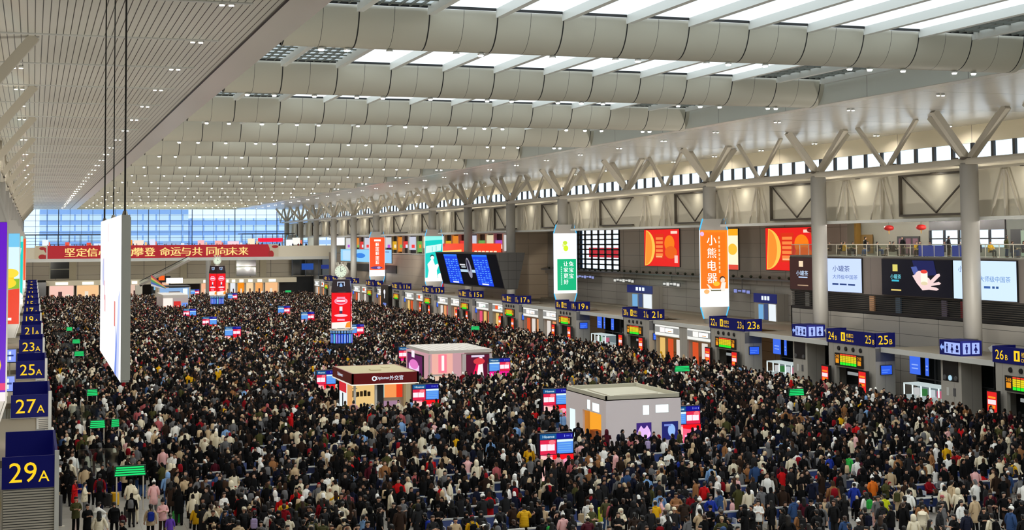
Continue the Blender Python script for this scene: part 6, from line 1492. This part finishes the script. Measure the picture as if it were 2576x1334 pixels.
# ---- backpacks worn by some of the people nearest the viewer
bp = None; nb = 0
for p in ind:
    if p['pose'] not in ('stand', 'phone', 'walk') or p['scale'] < .85 or facing(p) == 'front view' or (int(p['x']*10) % 3): continue
    if bp is None:
        bm = bmesh.new(); bmesh.ops.create_cube(bm, size=1, matrix=Matrix.Translation((0, .255, 1.2)) @ Matrix.Diagonal((.30, .17, .44, 1))); bmesh.ops.bevel(bm, geom=list(bm.edges), offset=.05, segments=3, affect='EDGES')
        bmesh.ops.create_cube(bm, size=1, matrix=Matrix.Translation((0, .35, 1.12)) @ Matrix.Diagonal((.22, .05, .2, 1)))
        me = bpy.data.meshes.new('pack'); bm.to_mesh(me); bm.free(); me.materials.append(BLACK)
        st = MB()
        for sx in (-.1, .1):
            pts = [(sx, .19, 1.40), (sx*1.05, .05, 1.475), (sx*1.1, -.10, 1.42), (sx*1.2, -.17, 1.22), (sx*1.5, .0, 1.04), (sx*1.3, .18, 1.02)]
            for a, b in zip(pts, pts[1:]): st.bar(a, b, .045, .02, BLACK)
        stm = st.build('strap'); smesh = stm.data; bpy.data.objects.remove(stm); bp = True
    c = ['black', 'charcoal', 'dark navy', 'grey', 'royal blue', 'lilac', 'crimson', 'bright green', 'olive green'][nb % 9]
    r = empty('backpack', (p['x'], p['y'], 0), p['rot']); r.scale = (p['scale'],)*3
    child(r, me, 'pack', cloth(c)); child(r, smesh, 'strap', BLACK)
    tag(r, '%s backpack worn by the %s' % (c, ' '.join(p['label'].split()[:10]).rstrip(',')), 'backpack', 'backpacks worn by people'); nb += 1
    if nb >= 34: break

# ---- the mass of people farther away: one object
def loft(rings, n, closed=True):
    """rings: list of (cx, cy, cz, rx, ry) -> verts, quads"""
    V = []; Q = []
    for (cx, cy, cz, rx, ry) in rings:
        for i in range(n):
            t = 2*math.pi*i/n; V.append((cx+rx*math.cos(t), cy+ry*math.sin(t), cz))
    for h in range(len(rings)-1):
        for i in range(n): Q.append((h*n+i, h*n+(i+1) % n, (h+1)*n+(i+1) % n, (h+1)*n+i))
    return V, Q
def low(pose_, lod, long_, hood, hairlong, pack):
    V = []; Q = []; Rg = []
    def add(r, rings, n):
        v, q = loft(rings, n); k = len(V); V.extend(v); Q.extend([tuple(a+k for a in f) for f in q]); Rg.extend([r]*len(v))
    D = .43 if pose_ == 'sit' else 0.0
    nt = 8 if lod == 0 else 6
    hem = (.56 if long_ else .78)
    tr = [(0, 0, 1.0-D, .19, .14), (0, 0, 1.22-D, .20, .145), (0, 0, 1.37-D, .185, .12), (0, .01, 1.45-D, .10, .085), (0, .01, 1.5-D, .07, .07)]
    if pose_ != 'sit': tr.insert(0, (0, 0, hem, .20, .16))
    else: tr.insert(0, (0, 0, .48, .19, .15))
    add(0, tr, nt)
    add(2, [(0, -.01, 1.48-D, .05, .05), (0, -.03, 1.53-D, .07, .08), (0, -.035, 1.6-D, .078, .092), (0, -.03, 1.66-D, .06, .075)], 7 if lod == 0 else 5)
    if hood: add(3, [(0, .045, 1.45-D, .12, .10), (0, .05, 1.56-D, .12, .10), (0, .04, 1.66-D, .11, .105), (0, .02, 1.73-D, .06, .06), (0, .02, 1.745-D, .005, .005)], 7 if lod == 0 else 5)
    else: add(3, [(0, .07, (1.32 if hairlong else 1.52)-D, .09, .05), (0, .02, 1.60-D, .088, .085), (0, -.01, 1.66-D, .085, .095), (0, -.01, 1.715-D, .05, .06), (0, -.01, 1.73-D, .005, .005)], 7 if lod == 0 else 5)
    for sx in (-1, 1):
        sh = (sx*.19, .01, 1.37-D)
        if pose_ == 'phone': el, wr = (sx*.25, 0, 1.14-D), (sx*.08, -.26, 1.2-D)
        elif pose_ == 'sit': el, wr = (sx*.25, -.08, .74), (sx*.12, -.33, .68)
        elif pose_ == 'walk': el, wr = (sx*.26, .1*sx, 1.13-D), (sx*.27, -.12*sx, .92-D)
        else: el, wr = (sx*.26, .02, 1.13-D), (sx*.27, -.06, .88-D)
        n = 5 if lod == 0 else 4
        add(0, [(*sh, .075, .075), (*el, .065, .065), (*wr, .05, .05)], n)
        if lod == 0: add(2, [(*wr, .04, .04), (wr[0]-sx*.01, wr[1]-.04, wr[2]-.05, .035, .035), (wr[0]-sx*.01, wr[1]-.05, wr[2]-.09, .01, .01)], n)
        if lod == 0:
            if pose_ == 'sit': L = [(sx*.1, -.05, .53, .09, .09), (sx*.12, -.42, .54, .075, .09), (sx*.12, -.46, .42, .07, .07), (sx*.12, -.46, .1, .055, .055)]
            elif pose_ == 'walk': L = [(sx*.09, 0, .92, .10, .10), (sx*.1, -.1+.06*sx, .5, .078, .08), (sx*.1, .16*sx, .1, .058, .058)]
            else: L = [(sx*.09, 0, .92, .10, .10), (sx*.1, -.01, .5, .078, .08), (sx*.11, .02, .1, .058, .058)]
            add(1, L, 6); a = L[-1]
            add(4, [(a[0], a[1]-.05, .1, .05, .09), (a[0], a[1]-.06, .05, .055, .13), (a[0], a[1]-.06, 0, .055, .13)], 6)
    if pack: add(5, [(0, .24, 1.0-D, .15, .09), (0, .25, 1.2-D, .16, .11), (0, .23, 1.4-D, .12, .08), (0, .22, 1.43-D, .01, .01)], 6)
    return np.array(V, np.float32), np.array(Q, np.int32), np.array(Rg, np.int32)
LOWT = {}
def lowt(*k):
    if k not in LOWT: LOWT[k] = low(*k)
    return LOWT[k]
vs, qs, cs, off = [], [], [], 0
lin = {k: np.array(srgb(*v)) for k, v in CL.items()}
SK = np.array([srgb(178, 140, 118), srgb(164, 124, 102), srgb(190, 154, 134)]); HR = np.array([srgb(14, 12, 12), srgb(26, 20, 17), srgb(58, 40, 28)])
for p in crowd:
    d = view((p['x'], p['y'], 1.0))[2]
    lod = 0 if d < 125 else 1
    ps = p['pose'] if p['pose'] in ('phone', 'walk', 'sit') else 'stand'
    pk = (int(p['x']*37) % 6) == 0 and ps != 'sit'
    V, Q, Rg = lowt(ps, lod, bool(p['long']), p['head'] == 'hood_up', p['head'] == 'hair_long', pk)
    c, s_ = math.cos(p['rot']), math.sin(p['rot']); sc = p['scale']
    W_ = V*sc
    if p.get('fat'): W_ = W_*np.array([p['fat'], p['fat'], 1], np.float32)
    X = np.stack([W_[:, 0]*c-W_[:, 1]*s_+p['x'], W_[:, 0]*s_+W_[:, 1]*c+p['y'], W_[:, 2]+p.get('z', 0)], 1)
    hatc = lin[p['hat']] if p['head'] in ('knit_hat', 'cap') else (lin[p['coat']] if p['head'] == 'hood_up' else HR[p['hair']])
    tab = np.stack([lin[p['coat']], lin[p['legs']], SK[p['skin']], hatc, lin['black'], lin[['black', 'grey', 'dark navy', 'crimson', 'charcoal', 'beige'][int(p['y']*7) % 6]]])
    vs.append(X); qs.append(Q+off); cs.append(tab[Rg]); off += len(V)
V = np.concatenate(vs).astype(np.float32); Q = np.concatenate(qs).astype(np.int32); Cc = np.concatenate(cs).astype(np.float32)
me = bpy.data.meshes.new('crowd'); me.vertices.add(len(V)); me.vertices.foreach_set('co', V.ravel()); me.loops.add(Q.size); me.loops.foreach_set('vertex_index', Q.ravel()); me.polygons.add(len(Q)); me.polygons.foreach_set('loop_start', np.arange(0, Q.size, 4, dtype=np.int32))
me.polygons.foreach_set('use_smooth', np.ones(len(Q), bool)); me.update(calc_edges=True)
ca = me.color_attributes.new('cloth_colour', 'FLOAT_COLOR', 'POINT'); ca.data.foreach_set('color', np.concatenate([Cc, np.ones((len(Cc), 1), np.float32)], 1).ravel())
cm = mat('crowd_cloth', (.1, .1, .1), .85, 0, None, 1, .12); an = cm.node_tree.nodes.new('ShaderNodeVertexColor'); an.layer_name = 'cloth_colour'; cm.node_tree.links.new(an.outputs[0], cm.node_tree.nodes['Principled BSDF'].inputs['Base Color'])
me.materials.append(cm)
o = bpy.data.objects.new('crowd', me); COL.objects.link(o)
tag(o, 'dense crowd of winter dressed travellers filling the hall behind the nearest people', 'crowd', None, 'stuff')
print('PEOPLE', len(ind), 'CROWD', len(crowd), len(V), 'BENCHES', len(benches), 'CASES', len(cases))
